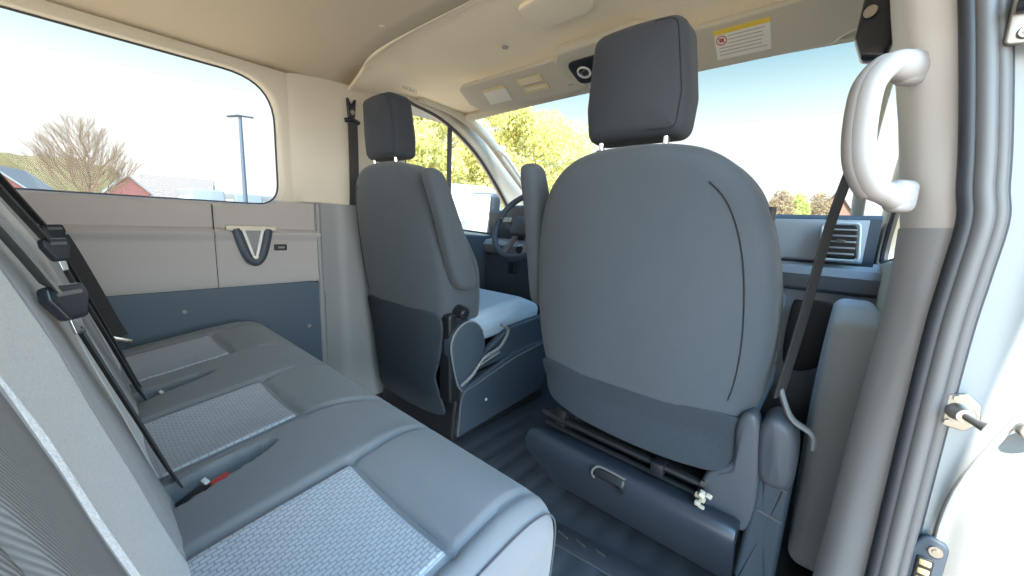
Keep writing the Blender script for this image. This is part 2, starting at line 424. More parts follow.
# belt-line shelf, armrest panel, dark lower panel
bm = bmesh.new()
prof = [(XL, .765), (-.846, .758), (-.838, .748), (-.838, .738), (-.845, .728), (-.846, .715), (-.846, .60), (-.842, .57), (-.846, .556), (-.875, .55)]
def pr_f(y0, y1):
    def f(u, v):
        k = v * (len(prof) - 1); i = min(int(k), len(prof) - 2); t = k - i
        return Vector((prof[i][0] * (1 - t) + prof[i + 1][0] * t, y0 + (y1 - y0) * u, prof[i][1] * (1 - t) + prof[i + 1][1] * t))
    return f
grid(bm, pr_f(-2.2, 0.318), 2, 9); grid(bm, pr_f(0.3205, 0.668), 2, 9)
struct(finish(bm, 'wall_left_armrest_panel', 'greige'))
low = roundpoly([(-2.2, -0.02), (0.685, -0.02), (0.685, 0.556), (-2.2, 0.556)], [.0, .0, .07, .0], 8, .2)
bm = bmesh.new(); slab(bm, low, 0.02, 0.005, lambda u, v, w: Vector((-0.856 + w, u, v)), 0)
struct(finish(bm, 'wall_left_lower_panel', 'darkpanel'))
for (y, z) in ((0.223, 0.484), (0.612, 0.369)):
    bm = bmesh.new(); cyl(bm, (-.847, y, z), (-.840, y, z), 0.009, 16, .006)
    tag(finish(bm, 'panel_fastener', 'grey'), 'small round fastener on the dark lower panel ' + ('above the bench' if y < .5 else 'near the pillar'), 'fastener')
bm = bmesh.new(); box(bm, (-.885, -.6, .38), (.015, 2.7, .82)); struct(finish(bm, 'wall_left_backing', 'dark', smooth=False))
# coat/cup hook bezel in the panel
cp = empty('belt_guide_hook', (-.846, .43, .71), 'dark U-shaped hook recess with beige bezel under the left rear window', 'hook')
bm = bmesh.new()
path = smooth_path([(0.006, -.050, .052), (0.012, -.040, .01), (0.018, -.022, -.045), (0.020, 0, -.066), (0.018, .022, -.045), (0.012, .040, .01), (0.006, .050, .052)], 6)
tube(bm, path, 0.015, 10, up0=(1, 0, 0), sq=(.8, 1.0)); finish(bm, 'hook_body', 'dark', cp)
bm = bmesh.new(); slab(bm, roundpoly([(-.040, .05), (-.018, -.05), (.018, -.05), (.040, .05)], .012, 4), .012, .004, lambda u, v, w: Vector((.004 + w, u, v))); finish(bm, 'hook_recess', 'grey', cp)
bm = bmesh.new(); tube(bm, [(0.014, -.03, .05), (0.02, -.012, -.02), (0.02, -.006, -.045)], .005, 8); tube(bm, [(0.014, .03, .05), (0.02, .012, -.02), (.02, .006, -.045)], .005, 8); box(bm, (.024, 0, -.050), (.008, .02, .012), .002); finish(bm, 'hook_tongue', 'white', cp)
bm = bmesh.new(); slab(bm, roundpoly([(-.08, .046), (.075, .046), (.075, .064), (-.08, .064)], .006, 4), .018, .004, lambda u, v, w: Vector((.006 + w, u, v))); finish(bm, 'bezel', 'beige', cp)
sl = empty('wall_socket_slot', (-.8455, .52, .695), 'small dark slot with pale rim in the left trim panel beside the hook recess', 'slot')
bm = bmesh.new(); slab(bm, roundpoly([(-.022, -.012), (.022, -.012), (.022, .012), (-.022, .012)], .004, 3), .006, .002, lambda u, v, w: Vector((w, u, v))); finish(bm, 'slot_rim', 'black', sl)
bm = bmesh.new(); box(bm, (.005, .002, 0), (.004, .022, .007), .001); finish(bm, 'slot_tab', 'grey', sl)

# left B pillar : pale upper trim, grey lower trim
def bump1(t): return math.sin(PI * max(0, min(1, t))) ** 0.7
bm = bmesh.new()
grid(bm, lambda u, v: Vector((XL + 0.002 + 0.030 * bump1(u), 0.575 + 0.50 * u, 0.874 + (1.40 - 0.874) * v)), 24, 8)
grid(bm, lambda u, v: Vector((XL + 0.002 + 0.030 * bump1(u) * (1 - v), 0.575 + 0.50 * u, 0.874 - .006 * v)), 24, 1)
struct(finish(bm, 'trim_2', 'beige'))
bm = bmesh.new()
def lowpil(u, v):
    y = 0.66 + 0.42 * u; z = -0.0 + 0.872 * v
    return Vector((XL + 0.004 + 0.052 * sstep(0, .22, u) * (1 - .15 * sstep(.5, 1, u)) + .02 * (1 - v) * sstep(0, .3, u), y, z))
grid(bm, lowpil, 28, 10)
struct(finish(bm, 'trim_3', 'grey'))
bm = bmesh.new(); tube(bm, [(-.850, .672, 0.02), (-.848, .668, .5), (-.852, .664, .868)], .012, 8); struct(finish(bm, 'trim_4', 'grey'))
# seam lines of the panel above the window edge
bm = bmesh.new(); box(bm, (-.8525, .32, .80), (.004, .0025, .085)); struct(finish(bm, 'trim_5', 'piping'))

# front left door / window / A pillar (x = XL)
fh = ccw(closed_spline([(1.075, .80), (1.075, 1.1), (1.07, 1.368), (1.16, 1.382), (1.35, 1.342), (1.57, 1.222), (1.76, 1.05), (1.93, .86), (1.98, .775), (1.90, .735), (1.5, .76)], 5))
fo = to_outer(fh, [(1.02, 0.02), (2.45, .02), (2.45, .72), (2.32, .86), (1.62, 1.36), (1.02, 1.42)])
bm = bmesh.new(); ringwall(bm, fh, fo, lambda a, b, d: Vector((XL - d, a, b)), 0.05, 0.012)
struct(finish(bm, 'door_1', 'beige', ang=50))
wd = None
bm = bmesh.new(); f2 = offset(fh, .012); tube(bm, [Vector((XL - .018, p.x, p.y)) for p in f2] + [Vector((XL - .018, f2[0].x, f2[0].y))], .011, 8, cap=False)
wd = struct(finish(bm, 'window_2', 'rubber'))
bm = bmesh.new(); bm.faces.new([bm.verts.new(Vector((XL - .04, p.x, p.y))) for p in f2]); finish(bm, 'window_pane', 'glass', wd)
bm = bmesh.new(); box(bm, (XL - .03, 1.375, 1.03), (.02, .020, .62), .003); finish(bm, 'window_divider', 'rubber', wd)
# inner skin of the front left door under the glass
bm = bmesh.new(); slab(bm, roundpoly([(1.06, .05), (2.2, .05), (2.1, .735), (1.06, .77)], .03, 4, .1), .05, .012, lambda u, v, w: Vector((-.845 + w, u, v))); struct(finish(bm, 'wall_left_door_panel', 'dark'))

# windscreen and header
hd = lambda x, t: Vector((x, 1.49 + 0.80 * t - 0.05 * (abs(x) / .8) ** 2, 1.392 - .035 * (abs(x) / .8) ** 2 - 0.545 * t))
bm = bmesh.new(); grid(bm, lambda u, v: hd(-.80 + 1.6 * u, v), 16, 4); ws = struct(finish(bm, 'window_3', 'glass'))
bm = bmesh.new(); tube(bm, [hd(-.84 + 1.68 * k / 16, 0) + Vector((0, -.01, .012)) for k in range(17)], .022, 8); struct(finish(bm, 'trim_6', 'beige'))
# A pillars
for s, nm in ((-1, 'trim_7'), (1, 'trim_8')):
    bm = bmesh.new()
    pa = smooth_path([(s * .845, 1.14, 1.395), (s * .83, 1.38, 1.375), (s * .805, 1.56, 1.300), (s * .795, 1.78, 1.145), (s * .80, 2.0, 1.0), (s * .81, 2.3, .82)], 5)
    tube(bm, pa, [.012 + .014 * sstep(0, .3, k / (len(pa) - 1)) for k in range(len(pa))], 12, sq=(1, .8))
    struct(finish(bm, nm, 'beige'))
def handle(name, a, b, out, r, mat, label, endcaps=True, seg_mat=None):
    a, b, out = Vector(a), Vector(b), Vector(out); d = b - a
    h = empty(name, a, label, 'grab handle')
    p = [Vector((0, 0, 0)), out * .55 + d * .03, out + d * .14, out * 1.04 + d * .3, out * 1.04 + d * .7, out + d * .86, out * .55 + d * .97, d]
    sp_ = smooth_path(p, 7); bm = bmesh.new(); tube(bm, sp_, r, 14, sq=(1.0, .8), up0=out)
    finish(bm, 'grip', mat, h)
    return h, sp_
h, _ = handle('grab_handle', (-.775, 1.66, 1.235), (-.785, 1.90, 1.06), (.045, -.02, -.02), .013, 'beige_light', 'pale grab handle on the far front windscreen pillar')
for p in ((0, 0, 0), (-.010, .24, -.175)):
    bm = bmesh.new(); box(bm, p, (.03, .05, .045), .012, (R(-36), 0, 0), 3); finish(bm, 'handle_foot', 'beige_light', h)

# right side wall ahead (front passenger door), and body behind the sliding door opening
XR = 0.88
rh = ccw(closed_spline([(1.0, .80), (1.0, 1.1), (1.0, 1.30), (1.16, 1.33), (1.35, 1.29), (1.57, 1.18), (1.76, 1.02), (1.93, .86), (1.96, .77), (1.90, .735), (1.5, .76)], 5))
ro = to_outer(rh, [(.80, 0.02), (2.45, .02), (2.45, .72), (2.32, .86), (1.56, 1.345), (.80, 1.385)])
bm = bmesh.new(); ringwall(bm, rh, ro, lambda a, b, d: Vector((XR + d, a, b)), 0.05, 0.012)
struct(finish(bm, 'door_2', 'beige', ang=50))
bm = bmesh.new(); f2 = offset(rh, .012); tube(bm, [Vector((XR + .018, p.x, p.y)) for p in f2] + [Vector((XR + .018, f2[0].x, f2[0].y))], .011, 8, cap=False)
wd = struct(finish(bm, 'window_4', 'rubber'))
bm = bmesh.new(); bm.faces.new([bm.verts.new(Vector((XR + .04, p.x, p.y))) for p in f2]); finish(bm, 'window_pane', 'glass', wd)

# ================================================================== RIGHT B PILLAR (door opening)
PZ = [-.05, .25, .55, .80, .84, 1.0, 1.2, 1.42]
def pil_x(z):   # inboard edge of the pillar trim follows the body side
    zs = [-.1, .24, .33, .48, .606, .735, .842, .996, 1.08, 1.16, 1.45]; xs = [.818, .825, .829, .833, .839, .844, .841, .816, .799, .783, .73]
    return float(np.interp(z, zs, xs))
def pil_r(z):   # outboard (seal) edge
    zs = [-.1, .33, .58, .695, .776, .84, .937, .973, 1.043, 1.113, 1.45]; xs = [.877, .877, .878, .879, .880, .883, .873, .869, .857, .844, .79]
    return float(np.interp(z, zs, xs))
def pillar_section(z):
    a, b = pil_x(z), pil_r(z)
    return [(a + .05, .90), (a + .012, .885), (a + .002, .855), (a, .82), (a + .002, .79), (a + .008, .765), (a + .018, .748), (b - .010, .732), (b, .727), (b + .03, .74), (b + .03, .90)]
def pillar(name, z0, z1, mat, nz=14, grow=0.0):
    bm = bmesh.new(); rings = []
    for k in range(nz + 1):
        z = z0 + (z1 - z0) * k / nz
        rings.append([bm.verts.new((x - grow * (1 if i < 5 else .2), y - grow, z)) for i, (x, y) in enumerate(pillar_section(z))])
    n = len(rings[0])
    for A, B in zip(rings, rings[1:]):
        for k in range(n): bm.faces.new((A[k], A[(k + 1) % n], B[(k + 1) % n], B[k]))
    bm.faces.new(rings[0][::-1]); bm.faces.new(rings[-1])
    return struct(finish(bm, name, mat, ang=60))
pillar('wall_right', 0.842, 1.40, 'beige_light')
pillar('wall_right_lower_trim', -0.05, 0.842, 'pillargrey', grow=.002)
# rubber door seal: a dark lip and two pale grey tubes following the pillar edge
def seal_path(dx, dy): return smooth_path([(pil_r(z) + dx + wob, .712 + dy, z) for z, wob in ((-.12, .0), (.1, 0), (.3, 0), (.5, 0), (.7, 0), (.78, .002), (.85, .003), (.89, .001), (.94, 0), (1.05, 0), (1.2, 0), (1.42, 0))], 6)
ds = empty('door_seal', (.88, .71, 0), 'grey and black rubber door seal running down the pillar beside the opening', 'door seal')
for nm, dx, dy, r, mt_ in (('seal_lip', .003, .004, .0085, 'rubber'), ('seal_tube', .0150, .004, .0105, 'rubber_grey'), ('seal_flange', .0275, .009, .0085, 'rubber_grey'), ('seal_edge', .0345, .014, .0045, 'rubber')):
    bm = bmesh.new(); tube(bm, [p - Vector((.88, .71, 0)) for p in seal_path(dx, dy)], r, 10); finish(bm, nm, mt_, ds)
# painted jamb
bm = bmesh.new()
def jamb(u, v):
    z = -0.35 + 1.80 * v; a = pil_r(z) + .028; wid = .060 + .05 * sstep(.52, .60, z) + .012 * sstep(.45, .3, z)
    x = a + wid * u
    y = .735 - .03 * sstep(.3, .9, u) + .05 * max(0, u - .9) * 10 * .2
    y += .02 * gauss(u - .45, .12) * sstep(.62, .5, z) * 0
    return Vector((x, y, z))
grid(bm, jamb, 20, 40)
def jamb_out(u, v):
    z = -0.35 + 1.80 * v; p = jamb(1, v); return Vector((p.x + .012 * math.sin(PI / 2 * u), p.y + .6 * u ** 2 + .01 * u, z))
grid(bm, jamb_out, 8, 40)
struct(finish(bm, 'wall_right_door_jamb', 'paint'))
# raised step line on the jamb
bm = bmesh.new(); jl = [jamb(.50 + .1 * math.sin(k / 3), k / 40) + Vector((0, -.003, 0)) for k in range(4, 24)]
tube(bm, smooth_path(jl[::3], 5), .004, 8); struct(finish(bm, 'trim_9', 'paint'))
# right grab handle
RH = empty('grab_handle', (.815, .735, 1.048), 'pale grey grab handle on the near door pillar', 'grab handle')
hw_ = [(.815, .750, 1.048), (.804, .722, 1.047), (.790, .702, 1.042), (.778, .690, 1.020), (.7755, .685, .990), (.7775, .685, .950), (.784, .687, .918), (.797, .695, .893), (.812, .710, .884), (.830, .738, .882)]
hp = smooth_path([Vector(p) - RH.location for p in hw_], 8)
nh = len(hp)
bm = bmesh.new(); tube(bm, hp, [.0165 + .004 * (1 - sstep(0, .16, k / nh)) + .003 * sstep(.84, 1, k / nh) for k in range(nh)], 20, sq=(.85, 1.0), up0=(-.7, -.7, 0)); finish(bm, 'grip', 'handle', RH)
bm = bmesh.new(); tube(bm, [p + Vector((-.0045, .004, 0)) for p in hp[14:-14]], .0155, 18, up0=(-.7, -.7, 0)); finish(bm, 'grip_underside', 'greige', RH)
for p in (hw_[0], hw_[-1]):
    bm = bmesh.new(); box(bm, Vector(p) - RH.location + Vector((-.002, -.006, 0)), (.026, .034, .042), .010, (0, 0, R(-40)), 3); finish(bm, 'handle_foot', 'handle', RH)

# striker, buffer, contact plate, upper bracket on the jamb
st = empty('door_striker', (.920, .712, .614), 'steel door latch striker with bolt on the white door jamb', 'striker')
bm = bmesh.new(); slab(bm, roundpoly([(-.022, -.03), (.010, -.034), (.026, -.012), (.022, .018), (.004, .036), (-.02, .026)], .008, 4), .008, .003, lambda u, v, w: Vector((u, w + .006, v))); finish(bm, 'striker_plate', 'steel', st)
st.scale = (.72, .72, .72)
bm = bmesh.new(); cyl(bm, (-.002, .004, 0), (.004, -.018, 0), .016, 18, .012); tube(bm, [(.004, -.014, .0), (.014, -.024, -.004), (.024, -.028, -.007)], [.007, .006, .0085], 12); finish(bm, 'striker_pin', 'steel', st)
for (u, v) in ((-.006, .024), (-.010, -.022)):
    bm = bmesh.new(); cyl(bm, (u, .004, v), (u, -.003, v), .006, 6); finish(bm, 'bolt', 'steel', st)
bm = bmesh.new(); slab(bm, closed_spline([(.014 * math.cos(a), .012 * math.sin(a)) for a in [2 * PI * k / 8 for k in range(8)]], 3), .014, .005, lambda u, v, w: Vector((.972 + u * .75, .706 + w, .612 + v * .75)))
tag(finish(bm, 'rubber_buffer', 'steel'), 'round brownish stop buffer on the white jamb right of the striker', 'buffer')
cpn = empty('contact_plate', (.926, .722, .405), 'dark oval plate with brass contacts low on the white door jamb', 'contact plate')
bm = bmesh.new(); slab(bm, roundpoly([(-.022, -.11), (.020, -.11), (.022, .028), (-.010, .036), (-.022, .01)], .014, 5), .012, .004, lambda u, v, w: Vector((u, w, v))); finish(bm, 'plate_body', 'dark', cpn); cpn.scale = (.75, .8, .85)
bm = bmesh.new(); slab(bm, roundpoly([(-.014, -.09), (.008, -.09), (.008, -.002), (-.014, -.002)], .004, 3), .006, .002, lambda u, v, w: Vector((u, w - .006, v))); finish(bm, 'contact_bed', 'black', cpn)
for k in range(5):
    bm = bmesh.new(); box(bm, (-.003, -.010, -.010 - .0155 * k), (.016, .004, .010), .002); finish(bm, 'brass_contact', 'gold', cpn)
bm = bmesh.new(); cyl(bm, (.006, -.005, .014), (.006, -.009, .014), .009, 18); cyl(bm, (.006, -.008, .014), (.006, -.011, .014), .005, 6); finish(bm, 'screw', 'steel', cpn)
br = empty('upper_bracket', (.900, .712, 1.065), 'grey bracket with bolt and black latch high on the white door jamb', 'bracket')
bm = bmesh.new(); slab(bm, roundpoly([(-.03, -.035), (.06, -.045), (.06, .1), (-.03, .1)], .01, 4), .012, .004, lambda u, v, w: Vector((u, w, v))); finish(bm, 'bracket_plate', 'steel', br); br.scale = (.55, .6, .55)
bm = bmesh.new(); tube(bm, [(-.024, -.012, .03), (.0, -.02, .03), (.02, -.02, .022)], .011, 10); box(bm, (.0, -.012, .05), (.05, .02, .02), .006, None, 3); finish(bm, 'latch', 'blackgloss', br)
bm = bmesh.new(); cyl(bm, (-.004, -.004, -.018), (-.004, -.012, -.018), .014, 20, .011); cyl(bm, (-.004, -.012, -.018), (-.004, -.014, -.018), .006, 6); finish(bm, 'bolt', 'steel', br)

# ================================================================== BENCH
BX0, BX1 = -0.80, 0.534
CUTS = [0.09, -0.345]          # buckle pockets
SE = [(0.485, 0.232), (0.026, -0.205), (-0.452, -0.69)]      # inserts, right and left edges at the front
prof_c = [(-.03, .33), (-.02, .375), (.02, .398), (.06, .408), (.12, .418), (.20, .430), (.26, .439), (.30, .444), (.34, .447), (.375, .445), (.405, .436), (.425, .417), (.435, .39), (.434, .34), (.425, .28), (.41, .22), (.39, .18), (.30, .17), (.10, .19), (-.02, .24)]
pc = closed_spline(prof_c, 8)
cxp = Vector((.20, .31))
def top_z(y): 
    ys = [p[0] for p in prof_c[2:11]]; zs = [p[1] for p in prof_c[2:11]]
    return float(np.interp(y, ys, zs))
def relief(x, y):
    """dent/raise of the bench top at x,y"""
    d = 0.0
    # raised ridges between seats and at both ends, hollow seats
    for r_, l_ in SE:
        c = (r_ + l_) / 2; w = (r_ - l_) / 2
        q = max(0, 1 - ((x - c) / (w * 1.15)) ** 2)
        d -= 0.014 * q * sstep(.40, .22, y)
        # seam along insert sides (runs to the nose) and across the front of the insert
        for s in (r_, l_):
            xs = s + (.02 if s == l_ else .02) * (.26 - y) * (-1 if s == l_ else 1) * .8
            d -= 0.0045 * gauss(x - xs - (.0 if y < .26 else (.05 if s == r_ and s < .3 else 0) * (y - .26) / .14), .0060) * (1.5 if y < .42 else 0)
        if l_ - .006 < x < r_ + .006: d -= 0.009 * gauss(y - .262 - .006 * math.cos((x - c) / w * 1.5), .005)
    d += .006 * gauss((y - .335) / .05, 1.0) * max(0, 1 - min(1, min(abs(x - (r + l) / 2) for r, l in SE) / .16) ** 4)
    # pockets for buckles
    for c in CUTS:
        xx = c - .012 * (y - .1) / .1 + .0
        lx = abs(x - xx) / max(.011, .036 - .095 * y); ly = (y - .075) / .125
        e = max(lx, abs(ly)) if False else math.sqrt(lx ** 2 + max(0, abs(ly) - .5) ** 2 * 4)
        d -= 0.15 * sstep(1.05, .80, e)
    return d
def bench_f(u, v):
    n = len(pc); k = (v * n) % n; i = int(k); p = pc[i % n]
    return p
bm = bmesh.new(); lay = bm.loops.layers.uv.verify()
xs = [BX0 + .0 + .003]
stepx = 0.005; nx = int((BX1 - BX0 - .10) / stepx)
sec = []
for k in range(9): th = PI / 2 * k / 8; sec.append((BX0 + .05 - .05 * math.cos(PI / 2 - th + 0) if False else BX0 + .05 * (1 - math.sin(th)), .05 * (1 - math.cos(th))))
sec = sec[::-1]
sec = [(BX0 + .05 * (1 - math.cos(PI / 2 * k / 8)), .05 * (1 - math.sin(PI / 2 * k / 8))) for k in range(9)]
sec += [(BX0 + .05 + (BX1 - BX0 - .10) * k / nx, 0) for k in range(1, nx)]
sec += [(BX1 - .05 * (1 - math.cos(PI / 2 * k / 8)), .05 * (1 - math.sin(PI / 2 * k / 8))) for k in range(8, -1, -1)]
pcc = ccw(pc)
# denser sampling of the loop
def resample(P, step):
    res = []
    for i, p in enumerate(P):
        q = P[(i + 1) % len(P)]; m = max(1, int(round((q - p).length / step)))
        for k in range(m): res.append(p.lerp(q, k / m))
    return res
pcc = resample(pcc, .0055)
rings = []
for x, ins in sec:
    off = offset(pcc, ins) if ins else pcc
    ring = []
    for p in off:
        y, z = p.x, p.y
        if z > .36 and y > -.01: z += relief(x, y)
        if z > .30: z += .012 * sstep(.46, .56, x) * sstep(.36, .44, z) * sstep(.35, .1, y)
        ring.append(bm.verts.new((x, y, z)))
    rings.append(ring)
n = len(pcc)
for A, B in zip(rings, rings[1:]):
    for k in range(n): bm.faces.new((A[k], A[(k + 1) % n], B[(k + 1) % n], B[k]))
bm.faces.new(rings[0]); bm.faces.new(rings[-1][::-1])
bench = empty('rear_bench_seat', (0, 0, 0), 'grey three-place rear bench seat with woven pale inserts', 'bench seat')
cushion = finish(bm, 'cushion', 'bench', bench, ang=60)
for (r_, l_) in SE:
    bm = bmesh.new()
    def f(u, v, r_=r_, l_=l_):
        y = .015 + .243 * v
        a = l_ + .004 - .016 * (.26 - y); b = r_ - .004 + .016 * (.26 - y)
        x = a + (b - a) * u
        edge = min(1, min(u, 1 - u) * (b - a) / .006, (1 - v) * .243 / .006 if v > .5 else 1)
        return Vector((x, y, top_z(y) + relief(x, y) + (.0055 * math.sin(PI / 2 * edge) - .003)))
    def clampf(u, v, f=f): 
        p = f(u, v); return p
    # the relief must not carry the pockets into the insert
    grid(bm, clampf, 48, 48, uv=lambda u, v, r_=r_, l_=l_: (v * .243, u * (r_ - l_)))
    finish(bm, 'seat_insert', 'insert', cushion, ang=70)
# seam thread along the near end
bm = bmesh.new()
ln = [p for p in offset(pcc, .0125) if p.y > .20 and p.x > .20]
ln.sort(key=lambda p: -math.atan2(p.y - .30, p.x - .30))
tube(bm, [Vector((BX1 - .0120, p.x, p.y)) for p in ln][::3], .0013, 6); finish(bm, 'seam', 'stitch_dark', cushion)
# buckles in the pockets
for c in CUTS:
    bm = bmesh.new(); box(bm, (c - .004, .085, .372), (.022, .05, .04), .005, (R(25), 0, 0), 2); bk = finish(bm, 'buckle', 'black', bench)
    bm = bmesh.new(); box(bm, (c + .002, .118, .402), (.016, .026, .007), .002, (R(10), R(0), R(12)), 2); finish(bm, 'release_button', 'red', bk)
    bm = bmesh.new(); box(bm, (c - .004, .100, .406), (.015, .007, .004), .001, (R(25), 0, R(12))); finish(bm, 'buckle_slot', 'white', bk)
# frame below
for x in (-.6, .35):
    bm = bmesh.new(); box(bm, (x, .17, .09), (.05, .34, .20), .008); box(bm, (x, .17, .012), (.09, .42, .018), .004); finish(bm, 'bench_leg', 'black', bench)

# backrest
pb = [(.07, .345), (.064, .38), (.052, .42), (.036, .48), (.020, .545), (.000, .62), (-.017, .69), (-.040, .765), (-.078, .845), (-.115, .92), (-.15, .985), (-.185, 1.015), (-.23, 1.02), (-.255, .98), (-.245, .90), (-.20, .75), (-.12, .50), (-.06, .35), (0, .33)]
pbc = resample(closed_spline(pb, 6), .007)
BK = [(0.468, 0.235), (0.03, -0.225), (-0.445, -0.69)]
def brelief(x, z):
    d = 0
    for r_, l_ in BK:
        c = (r_ + l_) / 2; w = (r_ - l_) / 2
        d -= .010 * max(0, 1 - ((x - c) / (w * 1.3)) ** 2)
        for s in (r_, l_): d -= .004 * gauss(x - s, .004)
    d -= .020 * gauss(x - .045, .008)
    d -= .012 * gauss(x + .345, .006)
    d -= .006 * gauss(x - .585, .006)
    return d
b0, b1 = -.80, .80
secb = [(b0 + .04 * (1 - math.cos(PI / 2 * k / 6)), .04 * (1 - math.sin(PI / 2 * k / 6))) for k in range(7)]
nb = int((b1 - b0 - .08) / .006)
b1 = .64
nb = int((b1 - b0 - .08) / .005)
secb += [(b0 + .04 + (b1 - b0 - .08) * k / nb, 0) for k in range(1, nb)]
secb += [(b1 - .04 * (1 - math.cos(PI / 2 * k / 6)), .04 * (1 - math.sin(PI / 2 * k / 6))) for k in range(6, -1, -1)]
bm = bmesh.new(); lay = bm.loops.layers.uv.verify(); rings = []
pbc = ccw(pbc)
acc = [0]
for i in range(1, len(pbc) + 1): acc.append(acc[-1] + (pbc[i % len(pbc)] - pbc[i - 1]).length)
for x, ins in secb:
    off = offset(pbc, ins) if ins else pbc
    ring = []
    for p in off:
        y, z = p.x, p.y
        front = y > -.13 - .0 * z and (y > -.40 + .0) and (y + .30 * (z - .35) > -.02)
        if front: y += brelief(x, z) * sstep(1.02, .97, z)
        ring.append(bm.verts.new((x, y, z)))
    rings.append(ring)
n = len(pbc)
for ai, (A, B) in enumerate(zip(rings, rings[1:])):
    for k in range(n):
        f = bm.faces.new((A[k], A[(k + 1) % n], B[(k + 1) % n], B[k]))
        xm = (secb[ai][0] + secb[ai + 1][0]) / 2; zc = f.calc_center_median().z; yc = f.calc_center_median().y
        f.material_index = 1 if xm > .466 else 0
        for lp, (a, b) in zip(f.loops, ((ai, k), (ai, k + 1), (ai + 1, k + 1), (ai + 1, k))): lp[lay].uv = (secb[a][0], acc[b])
bm.faces.new(rings[0]); bm.faces.new(rings[-1][::-1])
backrest = finish(bm, 'backrest', ['bench_lit', 'twill'], bench, ang=60)
pby = [p[0] for p in pb[:12]]; pbz = [p[1] for p in pb[:12]]
for r_, l_ in BK:
    bm = bmesh.new()
    def f(u, v, r_=r_, l_=l_):
        z = .40 + .50 * v; x = l_ + .004 + (r_ - l_ - .008) * u
        ed = min(1, min(u, 1 - u) * (r_ - l_) / .006, (1 - v) * .5 / .006)
        return Vector((x, float(np.interp(z, pbz, pby)) + brelief(x, z) + .0055 * math.sin(PI / 2 * ed) - .003, z))
    grid(bm, f, 40, 40, uv=lambda u, v, r_=r_, l_=l_: (u * (r_ - l_), v * .5))
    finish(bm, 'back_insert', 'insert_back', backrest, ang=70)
def back_y(z): return float(np.interp(z, pbz, pby))

# rear seat belts: webbing from over the shoulder down to the crease, latch plate hanging on it
def rear_belt(xp, zp, x_top, x_bot, label, dy=.014, lit=False):
    t = empty('seat_belt', (xp, back_y(zp) + dy, zp), label, 'seat belt', 'rear bench seat belts')
    o0 = Vector((xp, back_y(zp) + dy, zp))
    top = [Vector((x_top + (xp - x_top) * (1.0 - (z - zp) / (1.03 - zp)), back_y(z) + dy, z)) - o0 for z in (1.015, .95, .88, .80, zp + .012)]
    top = [Vector((x_top, -.20, 1.035)) - o0] + top
    bot = [Vector((xp + (x_bot - xp) * (zp - z) / (zp - .40), back_y(z) + dy, z)) - o0 for z in (zp - .02, .60, .52, .46, .41)]
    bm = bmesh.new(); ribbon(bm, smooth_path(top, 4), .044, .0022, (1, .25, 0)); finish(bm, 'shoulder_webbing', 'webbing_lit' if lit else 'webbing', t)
    bm = bmesh.new(); ribbon(bm, smooth_path(bot, 4), .044, .0022, (1, .15, 0)); finish(bm, 'lap_webbing', 'webbing', t)
    if xp < -.2:
        bm = bmesh.new(); W0 = [(-.770, -.030, .735), (-.785, -.012, .68), (-.795, .02, .57), (-.800, .045, .48), (-.80, .060, .436)]
        ribbon(bm, [Vector(p) - o0 for p in smooth_path(W0, 5)], .05, .002, (.1, 1, .3)); finish(bm, 'anchor_webbing', 'webbing', t)
        bm = bmesh.new(); box(bm, Vector((-.795, .064, .432)) - o0, (.008, .055, .014), .003, (R(-25), 0, 0)); finish(bm, 'anchor_bracket', 'steel', t)
    # latch plate: black oval with slot and steel tongue pointing down
    bm = bmesh.new(); K_ = .50
    RM = Matrix.Rotation(R(-42), 3, 'Z') @ Matrix.Rotation(R(14), 3, 'X')
    fm = lambda u, v, w: RM @ Vector((u * K_, w, v * K_))
    slab(bm, roundpoly([(-.036, .026), (.036, .026), (.040, .0), (.020, -.044), (-.020, -.044), (-.040, .0)], .010, 5), .011, .005, lambda u, v, w: fm(u, v, w + .006))
    lp = finish(bm, 'latch_plate', 'blackgloss', t)
    bm = bmesh.new(); slab(bm, roundpoly([(-.024, .004), (.024, .004), (.024, .013), (-.024, .013)], .003, 3), .003, .001, lambda u, v, w: fm(u, v, w + .0115)); finish(bm, 'webbing_slot', 'rubber_grey', lp)
    bm = bmesh.new(); slab(bm, roundpoly([(-.011, -.034), (.011, -.034), (.010, -.074), (-.010, -.074)], .004, 3), .003, .001, lambda u, v, w: fm(u, v, w + .006)); finish(bm, 'tongue', 'chrome', t)
    return t
rear_belt(.21, .728, .29, .05, 'near rear seat belt with black latch plate and steel tongue hanging on the bench backrest', lit=True)
rear_belt(-.12, .754, -.06, -.335, 'middle rear seat belt hanging on the bench backrest, between the two other belts')
rear_belt(-.32, .768, -.26, -.42, 'far rear seat belt hanging on the bench backrest beside the left wall')

